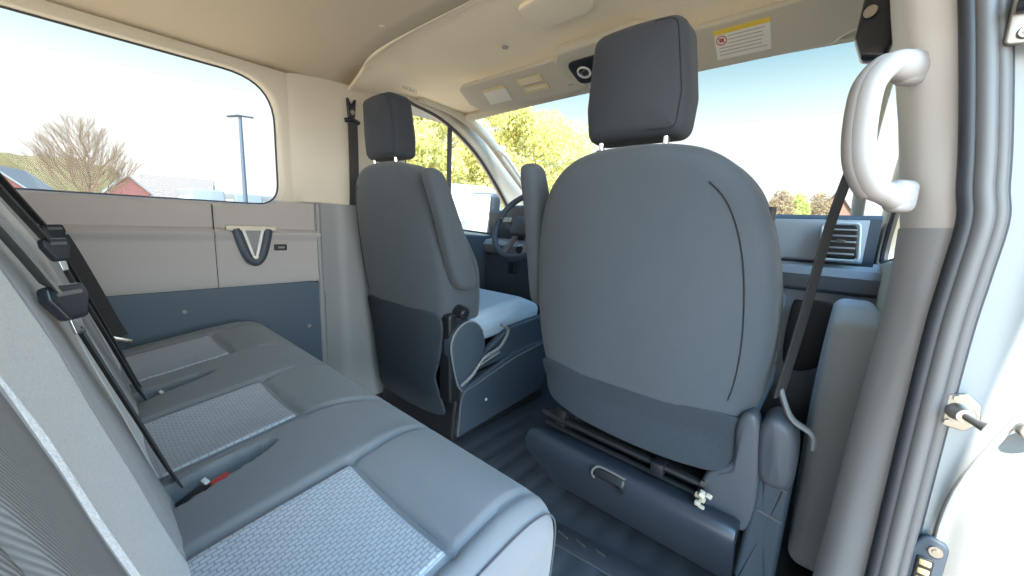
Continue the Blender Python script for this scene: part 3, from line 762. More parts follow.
# ================================================================== FRONT SEATS
REC = 0.16
def seat_y(z): return .80 - REC * (z - .65)
HW = [(.335, .10), (.343, .165), (.368, .215), (.415, .248), (.50, .272), (.60, .280), (.70, .276), (.78, .266), (.85, .248), (.905, .222), (.945, .185), (.972, .14), (.985, .09), (.990, .03)]
def front_seat(cx, s, label, name, zoff=0.0):
    """s=+1: inboard side is -x (passenger); s=-1: inboard side is +x (driver)"""
    t = empty(name, (cx, .80, 0), label, 'car seat')
    def P(x, y, z): return Vector((x, y - .80, z + zoff))
    # backrest
    out = [(w, z) for z, w in HW] + [(-w, z) for z, w in HW[::-1]]
    out = resample(closed_spline(out, 4), .018)
    bm = bmesh.new()
    T = .150
    def fm(u, v, w):     # w>0 = rear
        yy = seat_y(v) + T / 2 - w
        yy += .030 * (abs(u) / .28) ** 3 * (1 if w > 0 else -.3)
        if w < 0: yy += .075 * sstep(.86, .60, v) * sstep(.10, .20, abs(u))   # rear shell curves forward at the sides
        return P(u, yy, v)
    slab(bm, out, T, .040, fm, .012, .0, rings=16)
    br_ = finish(bm, 'backrest', 'seat', t, ang=60)
    # seam of the rear panel
    op = ccw([Vector(p) for p in out]); ins = offset(op, .046); ins = [p for p in ins if p.y > .47 and p.x * s > .15]
    ins.sort(key=lambda p: p.y)
    def rear(p, e=0): return fm(p.x, p.y, T / 2 + .002 + e)
    bm = bmesh.new(); tube(bm, [rear(p) for p in ins], .0012, 6); finish(bm, 'piping', 'piping', br_)
    # headrest with posts
    hout = roundpoly([(-.108, 1.022), (.108, 1.022), (.116, 1.10), (.098, 1.243), (-.098, 1.243), (-.116, 1.10)], [.030, .030, .06, .034, .034, .06], 7, .02)
    bm = bmesh.new(); HC = .030 if s > 0 else .075
    def fh_(u, v, w): return P(u - HC, .790 + .052 - w - .08 * (v - 1.13) + .02 * (abs(u) / .12) ** 2 * (1 if w > 0 else 0), v - .010)
    slab(bm, hout, .115, .030, fh_, .006, .006, rings=6); hr = finish(bm, 'headrest', 'seat_head', t, ang=60)
    ho = offset(ccw([Vector(p) for p in hout]), .012)
    bm = bmesh.new(); hs = sorted([p for p in ho if p.x > .03], key=lambda p: math.atan2(p.y - 1.13, p.x)); tube(bm, [fh_(p.x, p.y, .0530) for p in hs], .0010, 6); finish(bm, 'headrest_seam', 'piping', hr)
    for u in (-.074, .074):
        bm = bmesh.new(); cyl(bm, P(u - HC, .835, .965), P(u - HC, .825, 1.07), .0065, 14); finish(bm, 'headrest_post', 'chrome', t)
        bm = bmesh.new(); cyl(bm, P(u - HC, .835, .972), P(u - HC, .832, .998), .014, 16, .012); finish(bm, 'post_sleeve', 'black', t)
    return t, P, fm
PCX = .426
seat_p, P, fm = front_seat(PCX, 1, 'charcoal front passenger seat seen from behind, nearest to the door opening', 'front_seat', .004)
def rel(t, x, y, z): return Vector((x, y, z)) - t.location
# -- passenger: lower flap, armrest, under-seat tray, recliner cover, cushion, pedestal
def flap(t, pts, y0, mat, name, T=.012, rot=0.0):
    bm = bmesh.new()
    slab(bm, closed_spline(pts, 5), T, .005, lambda u, v, w: Vector((u, (seat_y(v) if v > .40 else seat_y(.40) + (.40 - v) * rot) - w - .012 - .80 + y0 + .030 * (abs(u) / .28) ** 3, v)), 0.002)
    return finish(bm, name, mat, t)
flap(seat_p, [(-.243, .452), (-.236, .40), (-.215, .352), (-.15, .328), (-.05, .316), (.06, .312), (.17, .316), (.232, .330), (.252, .38), (.258, .452), (.12, .459), (0, .462), (-.12, .459)], .014, 'carpet', 'lower_flap')
def armrest(t, xc, name='armrest'):
    bm = bmesh.new()
    o_ = closed_spline([(-.030, .60), (.035, .592), (.058, .64), (.048, .78), (.020, .93), (.0, .975), (-.040, .98), (-.058, .955), (-.050, .85), (-.045, .68)], 4)
    slab(bm, o_, .052, .020, lambda u, v, w: Vector((xc + w, (.865 if xc < 0 else .845) - .80 + u - (.16 if xc < 0 else .30) * (v - .80), v)), .003); return finish(bm, name, 'seat', t)
armrest(seat_p, -.292)
bm = bmesh.new()      # under-seat plastic tray / cover, tilted towards the bench
ty = .80
sec_t = [(.0, .268), (-.012, .262), (-.020, .245), (-.016, .215), (.025, .125), (.045, .10), (.055, .105), (.035, .16), (.02, .215), (.05, .232), (.10, .236), (.10, .246), (.05, .252)]
def tray_ring(x, dz): return [bm.verts.new(Vector((x + .010 - PCX + (.075 * sstep(.215, .10, z) * sstep(.24, .165, x)), .815 + y - .80, z - .018 + dz))) for y, z in sec_t]
rs = []
for x in [.165, .172, .27, .275, .33, .335, .45, .62, .683, .690]:
    rs.append(tray_ring(x, -.004 if x in (.165, .690) else 0))
for A, B in zip(rs, rs[1:]):
    for k in range(len(A)): bm.faces.new((A[k], A[(k + 1) % len(A)], B[(k + 1) % len(A)], B[k]))
bm.faces.new(rs[0]); bm.faces.new(rs[-1][::-1])
tray = finish(bm, 'under_seat_cover', 'traydark', seat_p, ang=50)
bm = bmesh.new(); box(bm, (.435 - PCX, .796 - .80, .232), (.082, .022, .024), .007, (R(-20), 0, 0), 3); finish(bm, 'cover_latch_recess', 'black', tray)
bm = bmesh.new(); tube(bm, smooth_path([(.396 - PCX, -.008, .214), (.392 - PCX, -.014, .232), (.404 - PCX, -.008, .248), (.43 - PCX, -.006, .249), (.475 - PCX, -.006, .247)], 4), .0030, 8); finish(bm, 'latch_rim', 'rubber_grey', tray)
bm = bmesh.new(); cyl(bm, (.468 - PCX, -.006, .222), (.468 - PCX, -.018, .219), .009, 12); finish(bm, 'latch_knob', 'black', tray)
bm = bmesh.new()     # mechanism rails inside
for (y, z, r) in ((.86, .285, .008), (.90, .27, .010), (.88, .245, .008)): tube(bm, [(-.24, y - .8, z), (.20, y - .8, z - .01)], r, 8)
box(bm, (-.18, .07, .29), (.03, .03, .05), .004); box(bm, (.10, .06, .275), (.03, .04, .03), .004); finish(bm, 'seat_mechanism', 'black', seat_p)
bm = bmesh.new(); random.seed(4)
for k in range(9): box(bm, (.205 + random.uniform(-.012, .012), .025 + random.uniform(-.01, .01), .262 + random.uniform(-.02, .02)), (.012, .010, .009), .002, (random.random(), random.random(), 0))
finish(bm, 'wire_connector', 'connector', seat_p)
def pedestal(t, x0, x1, z1, y0=.90, y1=1.42):
    bm = bmesh.new(); slab(bm, roundpoly([(y0, .0), (y1, .0), (y1, z1), (y0 + .02, z1 - .03)], .02, 4, .08), abs(x1 - x0), .012, lambda u, v, w: Vector(((x0 + x1) / 2 + w - t.location.x, u - .80, v)))
    return finish(bm, 'pedestal', 'black', t)
pedestal(seat_p, .22, .67, .27, .94)
bm = bmesh.new(); slab(bm, roundpoly([(.92, .34), (1.42, .36), (1.44, .44), (1.30, .50), (.92, .44)], .04, 5, .05), .50, .035, lambda u, v, w: Vector((w, u - .80, v)), .008); finish(bm, 'seat_cushion', 'cushion_light', seat_p)
# recliner side cover on the door side
rc = closed_spline([(.700 - PCX, .20), (.700 - PCX, .36), (.712 - PCX, .405), (.745 - PCX, .42), (.775 - PCX, .405), (.785 - PCX, .36), (.775 - PCX, .20), (.74 - PCX, .165)], 5)
bm = bmesh.new(); slab(bm, closed_spline([(.610 - PCX, .22), (.625 - PCX, .31), (.668 - PCX, .36), (.668 - PCX, .44), (.680 - PCX, .474), (.702 - PCX, .472), (.712 - PCX, .42), (.722 - PCX, .28), (.715 - PCX, .215), (.66 - PCX, .20)], 5), .05, .012, lambda u, v, w: Vector((u, .078 - w - .10 * (v - .3), v)), .003); finish(bm, 'recliner_cover', 'covergrey', seat_p)
bm = bmesh.new(); slab(bm, closed_spline([(.716 - PCX, .35), (.706 - PCX, .44), (.716 - PCX, .476), (.738 - PCX, .482), (.762 - PCX, .462), (.772 - PCX, .41), (.770 - PCX, .35), (.745 - PCX, .335)], 5), .09, .018, lambda u, v, w: Vector((u, .095 - w - .10 * (v - .3), v)), .004); finish(bm, 'recliner_cap', 'covergrey', seat_p)
bm = bmesh.new(); slab(bm, roundpoly([(.700 - PCX, .10), (.770 - PCX, .10), (.772 - PCX, .36), (.715 - PCX, .36)], .012, 4), .08, .012, lambda u, v, w: Vector((u, .098 - w, v)), .0); finish(bm, 'side_shield', 'dark', seat_p)
bm = bmesh.new(); cyl(bm, (.625 - PCX, .055, .285), (.625 - PCX, .048, .285), .007, 14); finish(bm, 'cover_screw', 'steel', seat_p)
for z in (.292, .225):
    bm = bmesh.new(); tube(bm, [(.724 - PCX, .056, z + .052), (.766 - PCX, .056, z + .046)], .0022, 6); finish(bm, 'shield_groove', 'rubber_grey', seat_p)
# small strap tab near the top outer edge
bm = bmesh.new(); box(bm, (.668 - PCX, .06, .862), (.018, .02, .028), .004); finish(bm, 'strap_tab', 'black', seat_p)

# -- driver seat
seat_d, P, fm = front_seat(-.507, -1, 'charcoal driver seat beside the far left window, armrest folded up', 'front_seat', .033)
flap(seat_d, [(-.228, .49), (-.222, .38), (-.205, .22), (-.195, .10), (-.05, .085), (.13, .085), (.235, .10), (.225, .17), (.205, .24), (.225, .30), (.245, .38), (.248, .49), (.10, .50), (-.1, .50)], .010, 'carpet', 'lower_flap', rot=.10)
armrest(seat_d, .298)
bm = bmesh.new(); slab(bm, roundpoly([(.90, .34), (1.42, .38), (1.44, .46), (1.30, .51), (.90, .46)], .04, 5, .05), .52, .035, lambda u, v, w: Vector((w, u - .80, v)), .008); finish(bm, 'seat_cushion', 'cushion_light', seat_d)
bx = pedestal(seat_d, -.72, -.225, .27, .885, 1.46)
# side valance with light rim, recliner disc, knob, lever
X = lambda x: x + .507 - .008
bm = bmesh.new(); slab(bm, roundpoly([(.90, .02), (1.44, .06), (1.46, .30), (1.20, .285), (.92, .205)], .012, 4, .05), .02, .006, lambda u, v, w: Vector((X(-.212) + w, u - .80, v))); sv = finish(bm, 'side_valance', 'dark', seat_d)
bm = bmesh.new(); tube(bm, smooth_path([(X(-.198), .10, .03), (X(-.198), .105, .10), (X(-.198), .12, .19), (X(-.198), .20, .215), (X(-.198), .40, .262), (X(-.198), .62, .290)], 4), .0035, 6); finish(bm, 'valance_rim', 'rubber_grey', sv)
bm = bmesh.new(); cyl(bm, (X(-.20), .245, .130), (X(-.197), .245, .130), .006, 12); finish(bm, 'valance_screw', 'white', sv)
bm = bmesh.new(); slab(bm, closed_spline([(.860, .40), (.875, .30), (.90, .225), (.93, .205), (.975, .25), (1.02, .31), (1.03, .37), (1.01, .425), (.96, .465), (.90, .455)], 5), .05, .010, lambda u, v, w: Vector((X(-.222) + w, u - .80, v)), .006); rd = finish(bm, 'recliner_cover', 'dark', seat_d)
bm = bmesh.new(); oo = closed_spline([(.860, .40), (.875, .30), (.90, .225), (.93, .205), (.975, .25), (1.02, .31), (1.03, .37), (1.01, .425), (.96, .465), (.90, .455)], 5)
tube(bm, [Vector((X(-.200), p.x - .80, p.y)) for p in oo[:22] + oo[-14:]][::1] if False else [Vector((X(-.200), p.x - .80, p.y)) for p in (oo[-16:] + oo[:14])], .0028, 6); finish(bm, 'cover_edge', 'grey', rd)
bm = bmesh.new(); slab(bm, roundpoly([(.870, .16), (.96, .16), (.90, .50), (.86, .50)], .02, 4), .06, .01, lambda u, v, w: Vector((X(-.245) + w, u - .80, v))); finish(bm, 'hinge_cover', 'black', seat_d)
bm = bmesh.new(); cyl(bm, (X(-.235), .115, .505), (X(-.195), .115, .500), .026, 20, .022); kn = finish(bm, 'lumbar_knob', 'black', seat_d)
bm = bmesh.new(); cyl(bm, (X(-.196), .115, .50), (X(-.189), .115, .50), .014, 20, .012); finish(bm, 'knob_cap', 'chrome', kn)
bm = bmesh.new(); box(bm, (X(-.19), .235, .300), (.02, .14, .014), .005, (R(14), 0, 0), 3); finish(bm, 'seat_lever', 'steel', seat_d)
bm = bmesh.new(); tube(bm, smooth_path([(X(-.19), .10, .232), (X(-.185), .155, .265), (X(-.185), .21, .315), (X(-.185), .30, .34), (X(-.185), .345, .40), (X(-.185), .30, .43)], 4), .006, 8); finish(bm, 'adjuster_arm', 'grey', seat_d)
bm = bmesh.new(); slab(bm, roundpoly([(.95, .25), (1.44, .28), (1.46, .42), (1.20, .40), (1.08, .34)], .02, 4, .05), .03, .01, lambda u, v, w: Vector((X(-.232) + w, u - .80, v))); finish(bm, 'cushion_side', 'dark', seat_d)

seat_d.location.y -= .022
# front belts
def front_belt(loc, d_ring, path, wdir, label, w=.046, anchor_h=.1):
    t = empty('seat_belt', loc, label, 'seat belt'); L = Vector(loc)
    bm = bmesh.new(); ribbon(bm, [Vector(p) - L for p in smooth_path(path, 8)], w, .0024, wdir); finish(bm, 'webbing', 'webbing', t)
    c = Vector(d_ring) - L
    bm = bmesh.new()
    if loc[0] < 0:
        slab(bm, roundpoly([(-.014, .01), (.014, .01), (.020, .085), (.011, .082), (.0, .055), (-.011, .082), (-.020, .085)], .004, 3), .014, .004, lambda u, v, w_: c + Vector((w_ + .010, u, v - .04)))
        tube(bm, smooth_path([(c.x + .012, c.y - .03, c.z - .045), (c.x + .02, c.y, c.z - .040), (c.x + .012, c.y + .03, c.z - .045)], 4), .009, 10)
    else:
        slab(bm, roundpoly([(-.035, -.09), (.015, -.10), (.03, -.05), (.02, .12), (-.01, .13), (-.05, .02), (-.055, -.05)], .012, 4), .035, .010, lambda u, v, w_: c + Vector((u * .62, w_, v * .85)))
    an = finish(bm, 'belt_anchor', 'blackgloss', t)
    bm = bmesh.new(); cyl(bm, c + Vector((.015 if loc[0] < 0 else -.018, 0 if loc[0] < 0 else -.02, -.01)), c + Vector((.022 if loc[0] < 0 else -.02, 0 if loc[0] < 0 else -.026, -.01)), .009, 14); finish(bm, 'anchor_bolt', 'steel', an)
    return t
front_belt((-.83, .80, 1.20), (-.832, .80, 1.255), [(-.812, .80, 1.215), (-.808, .80, 1.10), (-.808, .80, .95), (-.815, .80, .875), (-.835, .80, .84)], (0, 1, 0), 'black driver seat belt with anchor on the far left pillar', .040)
front_belt((.79, .86, 1.15), (.779, .90, 1.195), [(.792, .90, 1.10), (.780, .885, 1.0), (.758, .872, .85), (.742, .865, .66), (.728, .86, .52)], (.3, 1, 0), 'black passenger seat belt hanging between the near seat and the door pillar', .040)
bm = bmesh.new(); tube(bm, smooth_path([(.728, .865, .535), (.742, .865, .50), (.756, .868, .478), (.785, .87, .462), (.79, .87, .435)], 4), .010, 10, sq=(1, .5)); tag(finish(bm, 'belt_stalk', 'grey'), 'pale blue-grey belt stalk beside the near seat recliner cover', 'belt stalk')

# ================================================================== DASHBOARD, WHEEL
dash = empty('dashboard', (0, 1.6, 0), 'blue-grey dashboard with air vents below the windscreen', 'dashboard')
def dprof(bm, x0, x1, pts, mi=0, n=10):
    V = [[bm.verts.new((x0 + (x1 - x0) * k / n, y - 1.6 + .05 * ((x0 + (x1 - x0) * k / n) / .85) ** 2 * 0, z)) for y, z in pts] for k in range(n + 1)]
    m = len(pts)
    for A, B in zip(V, V[1:]):
        for k in range(m): f = bm.faces.new((A[k], A[(k + 1) % m], B[(k + 1) % m], B[k])); f.material_index = mi
    bm.faces.new(V[0]); bm.faces.new(V[-1][::-1])
bm = bmesh.new(); dprof(bm, -.84, .86, [(2.35, .80), (2.35, .86), (2.0, .885), (1.75, .905), (1.66, .902), (1.645, .89), (1.665, .74), (1.70, .70), (2.2, .60)]); finish(bm, 'dash_top', 'dark', dash)
bm = bmesh.new(); dprof(bm, .10, .832, [(1.68, .895), (1.638, .885), (1.636, .87), (1.652, .755), (1.66, .748), (1.70, .75)]); finish(bm, 'dash_fascia', 'dashpanel', dash)
bm = bmesh.new(); dprof(bm, -.84, .88, [(1.80, .745), (1.655, .740), (1.60, .728), (1.585, .705), (1.60, .66), (1.625, .648), (1.80, .64)]); finish(bm, 'dash_shelf', 'grey', dash)
bm = bmesh.new(); dprof(bm, -.84, .88, [(1.85, .645), (1.63, .645), (1.62, .40), (1.68, .22), (1.9, .05), (2.1, .05), (2.1, .6)]); finish(bm, 'lower_dash', 'dashpanel', dash)
bm = bmesh.new(); dprof(bm, -.84, .12, [(1.80, .655), (1.612, .650), (1.605, .45), (1.66, .25), (1.8, .2)]); finish(bm, 'knee_panel', 'dark', dash)
bm = bmesh.new(); slab(bm, roundpoly([(.30, .38), (.655, .38), (.655, .63), (.30, .63)], .02, 5), .03, .008, lambda u, v, w: Vector((u, .015 - w, v))); finish(bm, 'glovebox_lid', 'dashpanel', dash)
bm = bmesh.new(); slab(bm, closed_spline([(.675, .40), (.675, .59), (.70, .615), (.79, .61), (.80, .50), (.78, .41), (.72, .37)], 4), .02, .006, lambda u, v, w: Vector((u, .005 - w, v))); finish(bm, 'door_bin_recess', 'black', dash)
vt = None
bm = bmesh.new(); slab(bm, roundpoly([(.735, .762), (.818, .762), (.806, .870), (.722, .870)], .014, 5), .03, .008, lambda u, v, w: Vector((u, .030 - w, v))); vt = finish(bm, 'air_vent', 'black', dash)
for k in range(5):
    bm = bmesh.new(); box(bm, (.770, .012, .779 + .019 * k), (.078, .014, .003), .001, (R(20), 0, 0)); finish(bm, 'vent_slat', 'grey', vt)
bm = bmesh.new(); pth = [Vector((p.x, .013, p.y)) for p in roundpoly([(.730, .758), (.822, .758), (.810, .874), (.717, .874)], .014, 5)]; tube(bm, pth + [pth[0]], .0045, 8, cap=False); finish(bm, 'vent_surround', 'dashpanel', vt)
bm = bmesh.new(); box(bm, (.772, .006, .820), (.022, .012, .006), .002); finish(bm, 'vent_tab', 'rubber_grey', vt)
for (x, z, r) in ((-.62, .70, .018), (-.535, .69, .024)):
    bm = bmesh.new(); cyl(bm, (x, -.006, z), (x, -.030, z), r, 20, r * .8); k_ = finish(bm, 'dash_knob', 'black', dash)
    bm = bmesh.new(); tube(bm, [(x + r * math.cos(a), -.010, z + r * math.sin(a)) for a in [2 * PI * k / 20 for k in range(21)]], .003, 6, cap=False); finish(bm, 'knob_ring', 'chrome', k_)
bm = bmesh.new(); box(bm, (-.60, .0, .585), (.05, .02, .07), .006); box(bm, (-.575, -.012, .565), (.012, .01, .012), .002); finish(bm, 'switch_block', 'black', dash)
# instrument cluster and steering column
bm = bmesh.new(); slab(bm, roundpoly([(-.70, .78), (-.30, .78), (-.34, .93), (-.66, .93)], .04, 5), .12, .02, lambda u, v, w: Vector((u, .08 - w, v))); finish(bm, 'instrument_hood', 'dark', dash)

sw = empty('steering_wheel', (-.43, 1.475, .822), 'black steering wheel seen between the two front seats', 'steering wheel', rot=(R(-28), 0, 0))
bm = bmesh.new(); tube(bm, [(.178 * math.cos(a), 0, .178 * math.sin(a)) for a in [2 * PI * k / 48 for k in range(49)]], .0155, 12, cap=False); finish(bm, 'rim', 'dark', sw)
bm = bmesh.new(); slab(bm, roundpoly([(-.075, -.055), (.075, -.055), (.085, .05), (-.085, .05)], .025, 5), .05, .015, lambda u, v, w: Vector((u, .02 - w, v)), .008); finish(bm, 'hub', 'dark', sw)
for a0, a1 in (((-.07, .02), (-.172, .03)), ((.07, .02), (.172, .03)), ((-.04, -.05), (-.07, -.162)), ((.04, -.05), (.07, -.162))):
    bm = bmesh.new(); tube(bm, [(a0[0], .02, a0[1]), ((a0[0] + a1[0]) / 2, .016, (a0[1] + a1[1]) / 2), (a1[0], .002, a1[1])], .013, 10, sq=(.7, 1.4)); finish(bm, 'spoke', 'rubber_grey', sw)
for x in (-.12, .12):
    bm = bmesh.new(); box(bm, (x, .0, .026), (.05, .012, .03), .005, None, 3); finish(bm, 'button_pad', 'steel', sw)
bm = bmesh.new(); tube(bm, [(0, .03, 0), (0, .20, -.02)], .05, 16); finish(bm, 'column', 'dark', sw)

# pedals / stalks hinted on the far side, passenger door bulge
dp = empty('door_armrest_pod', (.83, 1.25, .3), 'rounded blue-grey door armrest pod right of the near seat', 'door panel')
bm = bmesh.new(); slab(bm, roundpoly([(1.10, .02), (1.58, .02), (1.58, .645), (1.20, .662), (1.10, .640)], [.02, .02, .05, .06, .03], 5, .06), .10, .03, lambda u, v, w: Vector((.832 + w - .83, u - 1.25, v - .3)), .01); finish(bm, 'armrest_pod', 'podgrey', dp)

# ================================================================== HEADLINER FITTINGS
def ceil_n(x, y): return Vector((x, y, ceil_z(x, y) if y < .8 else front_z(x, y) - .012))
for i, (x, y, r, mt_, lab) in enumerate(((-.43, .715, .014, 'beige', 'round beige headliner plug behind the roof seam'), (-.20, 1.045, .012, 'greige', 'round grey headliner plug ahead of the roof seam near the visor'))):
    bm = bmesh.new(); p = ceil_n(x, y); cyl(bm, p + Vector((0, 0, .012 if y > .8 else 0)), p + Vector((0, 0, -.004 + (.012 if y > .8 else 0))), r, 20, r * .8)
    tag(finish(bm, 'headliner_plug', mt_), lab, 'headliner plug')
# recessed panel in headliner
bm = bmesh.new(); slab(bm, roundpoly([(-.02, .89), (.17, .87), (.185, .985), (.14, 1.015), (-.0, 1.015), (-.03, .96)], .035, 6, .03), .012, .004, lambda u, v, w: Vector((u, v, front_z(u, v) - .004 + w)))
tag(finish(bm, 'ceiling_hatch', 'headliner'), 'rounded raised oval panel in the middle of the front headliner', 'hatch')

# visors
def visor(name, x0, x1, label, YB, mirror=False):
    ZB, YT, ZT = 1.312, YB - .115, 1.388   # lower edge towards the glass; upper edge at the headliner
    t = empty(name, ((x0 + x1) / 2, YB, ZB), label, 'sun visor'); L = t.location
    def fmv(u, v, w):      # v 0..1 from bottom edge to top edge
        d = Vector((0, YT - YB, ZT - ZB)); nrm = Vector((0, -d.z, d.y)).normalized()
        return Vector((u, YB, ZB)) + d * v - nrm * w - L
    W_ = x1 - x0; H = .138
    if not mirror: pts = [(x0 + .02, .0), (x1, .0), (x1 - .02, H * .8), (x1 - .06, H), (x0 + .0, H), (x0 - .03, H * .9), (x0 - .03, H * .35)]
    else: pts = [(x0, .0), (x1 - .075, .0), (x1 - .06, H * .10), (x1 - .02, H * .22), (x1 - .03, H), (x0, H)]
    bm = bmesh.new(); slab(bm, roundpoly(pts, .018, 5, .03), .022, .009, lambda u, v, w: fmv(u, v / H, w)); finish(bm, 'visor_panel', 'beige', t)
    def sticker(nm, u0, u1, v0, v1, mat_, e=.0135):
        bm = bmesh.new(); slab(bm, [(u0, v0), (u1, v0), (u1, v1), (u0, v1)], .0012, .0003, lambda u, v, w: fmv(u, v / H, -e + w), rings=1); return finish(bm, nm, mat_, t, smooth=False)
    return t, sticker, fmv, H
vd, stk, fmv, H = visor('sun_visor', -.515, .02, 'beige driver sun visor with two cream warning stickers, left of the overhead console', 1.245)
stk('warning_label', -.425, -.305, .030, .100, 'paper'); stk('label_header', -.425, -.305, .088, .100, 'cream', .0142)
stk('warning_label', -.235, -.125, .076, .106, 'cream'); stk('warning_label', -.225, -.115, .042, .066, 'cream')
for k in range(3): stk('printed_line', -.225, -.140, .081 + .008 * k, .084 + .008 * k, 'paper', .0142)
stk('printed_line', -.215, -.130, .051, .056, 'paper', .0142)
bm = bmesh.new(); box(bm, fmv(-.03, .16, .0) + Vector((0, -.012, 0)), (.022, .012, .010), .003); finish(bm, 'visor_clip', 'greige', vd)
vp, stk, fmv, H = visor('sun_visor', .235, .765, 'beige passenger sun visor with a white and yellow warning label, near side', 1.305, True)
stk('warning_label', .430, .560, .030, .118, 'paper'); stk('label_header', .430, .560, .105, .118, 'yellow', .0142)
random.seed(3)
for k in range(6):
    stk('printed_line', .464 if k < 3 else .438, .553 - .02 * random.random(), .095 - .0105 * k, .0975 - .0105 * k, 'paper_line', .0142)
bm = bmesh.new(); c = fmv(.391, .0, 0)
tube(bm, [fmv(.447 + .0125 * math.cos(a), (.087 + .0125 * math.sin(a)) / H, -.0146) for a in [2 * PI * k / 20 for k in range(21)]], .0013, 6, cap=False)
tube(bm, [fmv(.447 - .009, (.087 + .009) / H, -.0146), fmv(.447 + .009, (.087 - .009) / H, -.0146)], .0013, 6); finish(bm, 'prohibition_mark', 'labelred', vp)
bm = bmesh.new(); slab(bm, [(.442, .082), (.452, .082), (.454, .091), (.447, .094), (.440, .090)], .0008, .0002, lambda u, v, w: fmv(u, v / H, -.0142 + w), rings=1); finish(bm, 'prohibition_symbol', 'labelred', vp)
bm = bmesh.new(); tube(bm, smooth_path([fmv(.74, .25, 0), fmv(.775, .30, 0), fmv(.80, .45, 0), fmv(.82, .7, 0)], 5), .009, 10); finish(bm, 'visor_hinge', 'greige', vp)

# overhead console
oc = empty('overhead_console', (.12, 1.22, 1.37), 'beige overhead console with dark lamp bezel behind the near headrest', 'overhead console')
def fo_(u, v, w): 
    d = Vector((0, -.10, .045)).normalized(); nn = Vector((0, d.z, -d.y))
    return Vector((u, 0, -.018)) + d * v - Vector((0, -abs(nn.y), -abs(nn.z))) * -w * -1
d_ = Vector((0, -.91, .41)); n_ = Vector((0, -.41, -.91))
fo_ = lambda u, v, w: Vector((u, .06, -.055)) + d_ * v + n_ * w
bm = bmesh.new(); slab(bm, roundpoly([(-.13, .0), (.16, .0), (.17, .17), (.14, .20), (-.14, .20), (-.17, .16)], .025, 5, .03), .04, .012, fo_); finish(bm, 'console_body', 'beige', oc)
bm = bmesh.new(); slab(bm, roundpoly([(-.115, .055), (.13, .055), (.14, .155), (-.125, .155)], .03, 5, .03), .012, .004, lambda u, v, w: fo_(u, v, w + .019)); finish(bm, 'lamp_bezel', 'black', oc)
for u in (-.075, .015, .09):
    bm = bmesh.new(); tube(bm, [fo_(u + .021 * math.cos(a), .105 + .021 * math.sin(a), .026) for a in [2 * PI * k / 20 for k in range(21)]], .004, 8, cap=False); lr = finish(bm, 'lamp_ring', 'white', oc)
    bm = bmesh.new(); bmesh.ops.create_uvsphere(bm, u_segments=16, v_segments=8, radius=.014, matrix=Matrix.Translation(fo_(u, .105, .022))); finish(bm, 'lamp_lens', 'blackgloss', lr)
bm = bmesh.new(); slab(bm, roundpoly([(-.09, .012), (.10, .012), (.10, .040), (-.09, .040)], .01, 4), .006, .002, lambda u, v, w: fo_(u, v, w + .021)); finish(bm, 'sensor_cover', 'white', oc)
# airbag text on the pillar trim
fc = bpy.data.curves.new('lettering', 'FONT'); fc.body = 'AIRBAG'; fc.size = .022; fc.extrude = .0004; fc.align_x = 'CENTER'
tmp = bpy.data.objects.new('tmp', fc); me_ = bpy.data.meshes.new_from_object(tmp); bpy.data.objects.remove(tmp)
to = link('trim_lettering', me_, 'greige')
to.location = (-.735, 1.02, 1.372); to.rotation_euler = (R(150), 0, R(80)); to.rotation_euler = Matrix(((0, .35, .94), (1, 0, 0), (0, .94, -.35))).to_euler()
tag(to, 'faint raised AIRBAG lettering on the headliner above the driver window', 'lettering')

# ================================================================== OUTSIDE
GZ = -0.62
bm = bmesh.new(); box(bm, (0, 60, GZ - .05), (500, 500, .1)); struct(finish(bm, 'ground', 'pavement', smooth=False))
bm = bmesh.new(); box(bm, (0, 2.32, .2), (1.9, .04, 1.2)); struct(finish(bm, 'wall_front', 'dark', smooth=False))
bm = bmesh.new(); box(bm, (.905, 1.6, .30), (.02, 1.5, .80)); struct(finish(bm, 'wall_right_door_panel', 'dark', smooth=False))
# left door mirror
mr = empty('door_mirror', (-1.15, 1.86, .70), 'dark driver door mirror with bright white glass outside the left front window', 'door mirror')
mo = roundpoly([(-.105, -.02), (.09, -.02), (.105, .33), (-.09, .33)], .04, 6, .04)
bm = bmesh.new(); slab(bm, mo, .10, .035, lambda u, v, w: Vector((u * .9, u * .35 + w + .05, v))); finish(bm, 'mirror_housing', 'dark', mr)
bm = bmesh.new(); slab(bm, offset(ccw(mo), .012), .008, .003, lambda u, v, w: Vector((u * .9, u * .35 + w - .006, v))); finish(bm, 'mirror_glass', 'mirror', mr)
bm = bmesh.new(); tube(bm, [(.02, .06, .05), (.12, .08, .06), (.24, .06, .04)], .03, 10, sq=(1, .6)); finish(bm, 'mirror_arm', 'dark', mr)

def leafmat(name, a, b):
    m, t, bs = newmat(name); bs.inputs['Roughness'].default_value = .8
    c = t.nodes.new('ShaderNodeTexCoord'); n = t.nodes.new('ShaderNodeTexNoise'); n.inputs['Scale'].default_value = 1.5; n.inputs['Detail'].default_value = 5
    t.links.new(c.outputs['Object'], n.inputs['Vector']); r = t.nodes.new('ShaderNodeValToRGB'); e = r.color_ramp.elements
    e[0].position = .35; e[0].color = (*a, 1); e[1].position = .65; e[1].color = (*b, 1)
    t.links.new(n.outputs['Fac'], r.inputs[0]); t.links.new(r.outputs[0], bs.inputs['Base Color'])
    tr = t.nodes.new('ShaderNodeBsdfTranslucent'); t.links.new(r.outputs[0], tr.inputs[0]); mx_ = t.nodes.new('ShaderNodeMixShader'); mx_.inputs[0].default_value = .5
    t.links.new(bs.outputs[0], mx_.inputs[1]); t.links.new(tr.outputs[0], mx_.inputs[2]); t.links.new(mx_.outputs[0], t.nodes['Material Output'].inputs[0])
    return m
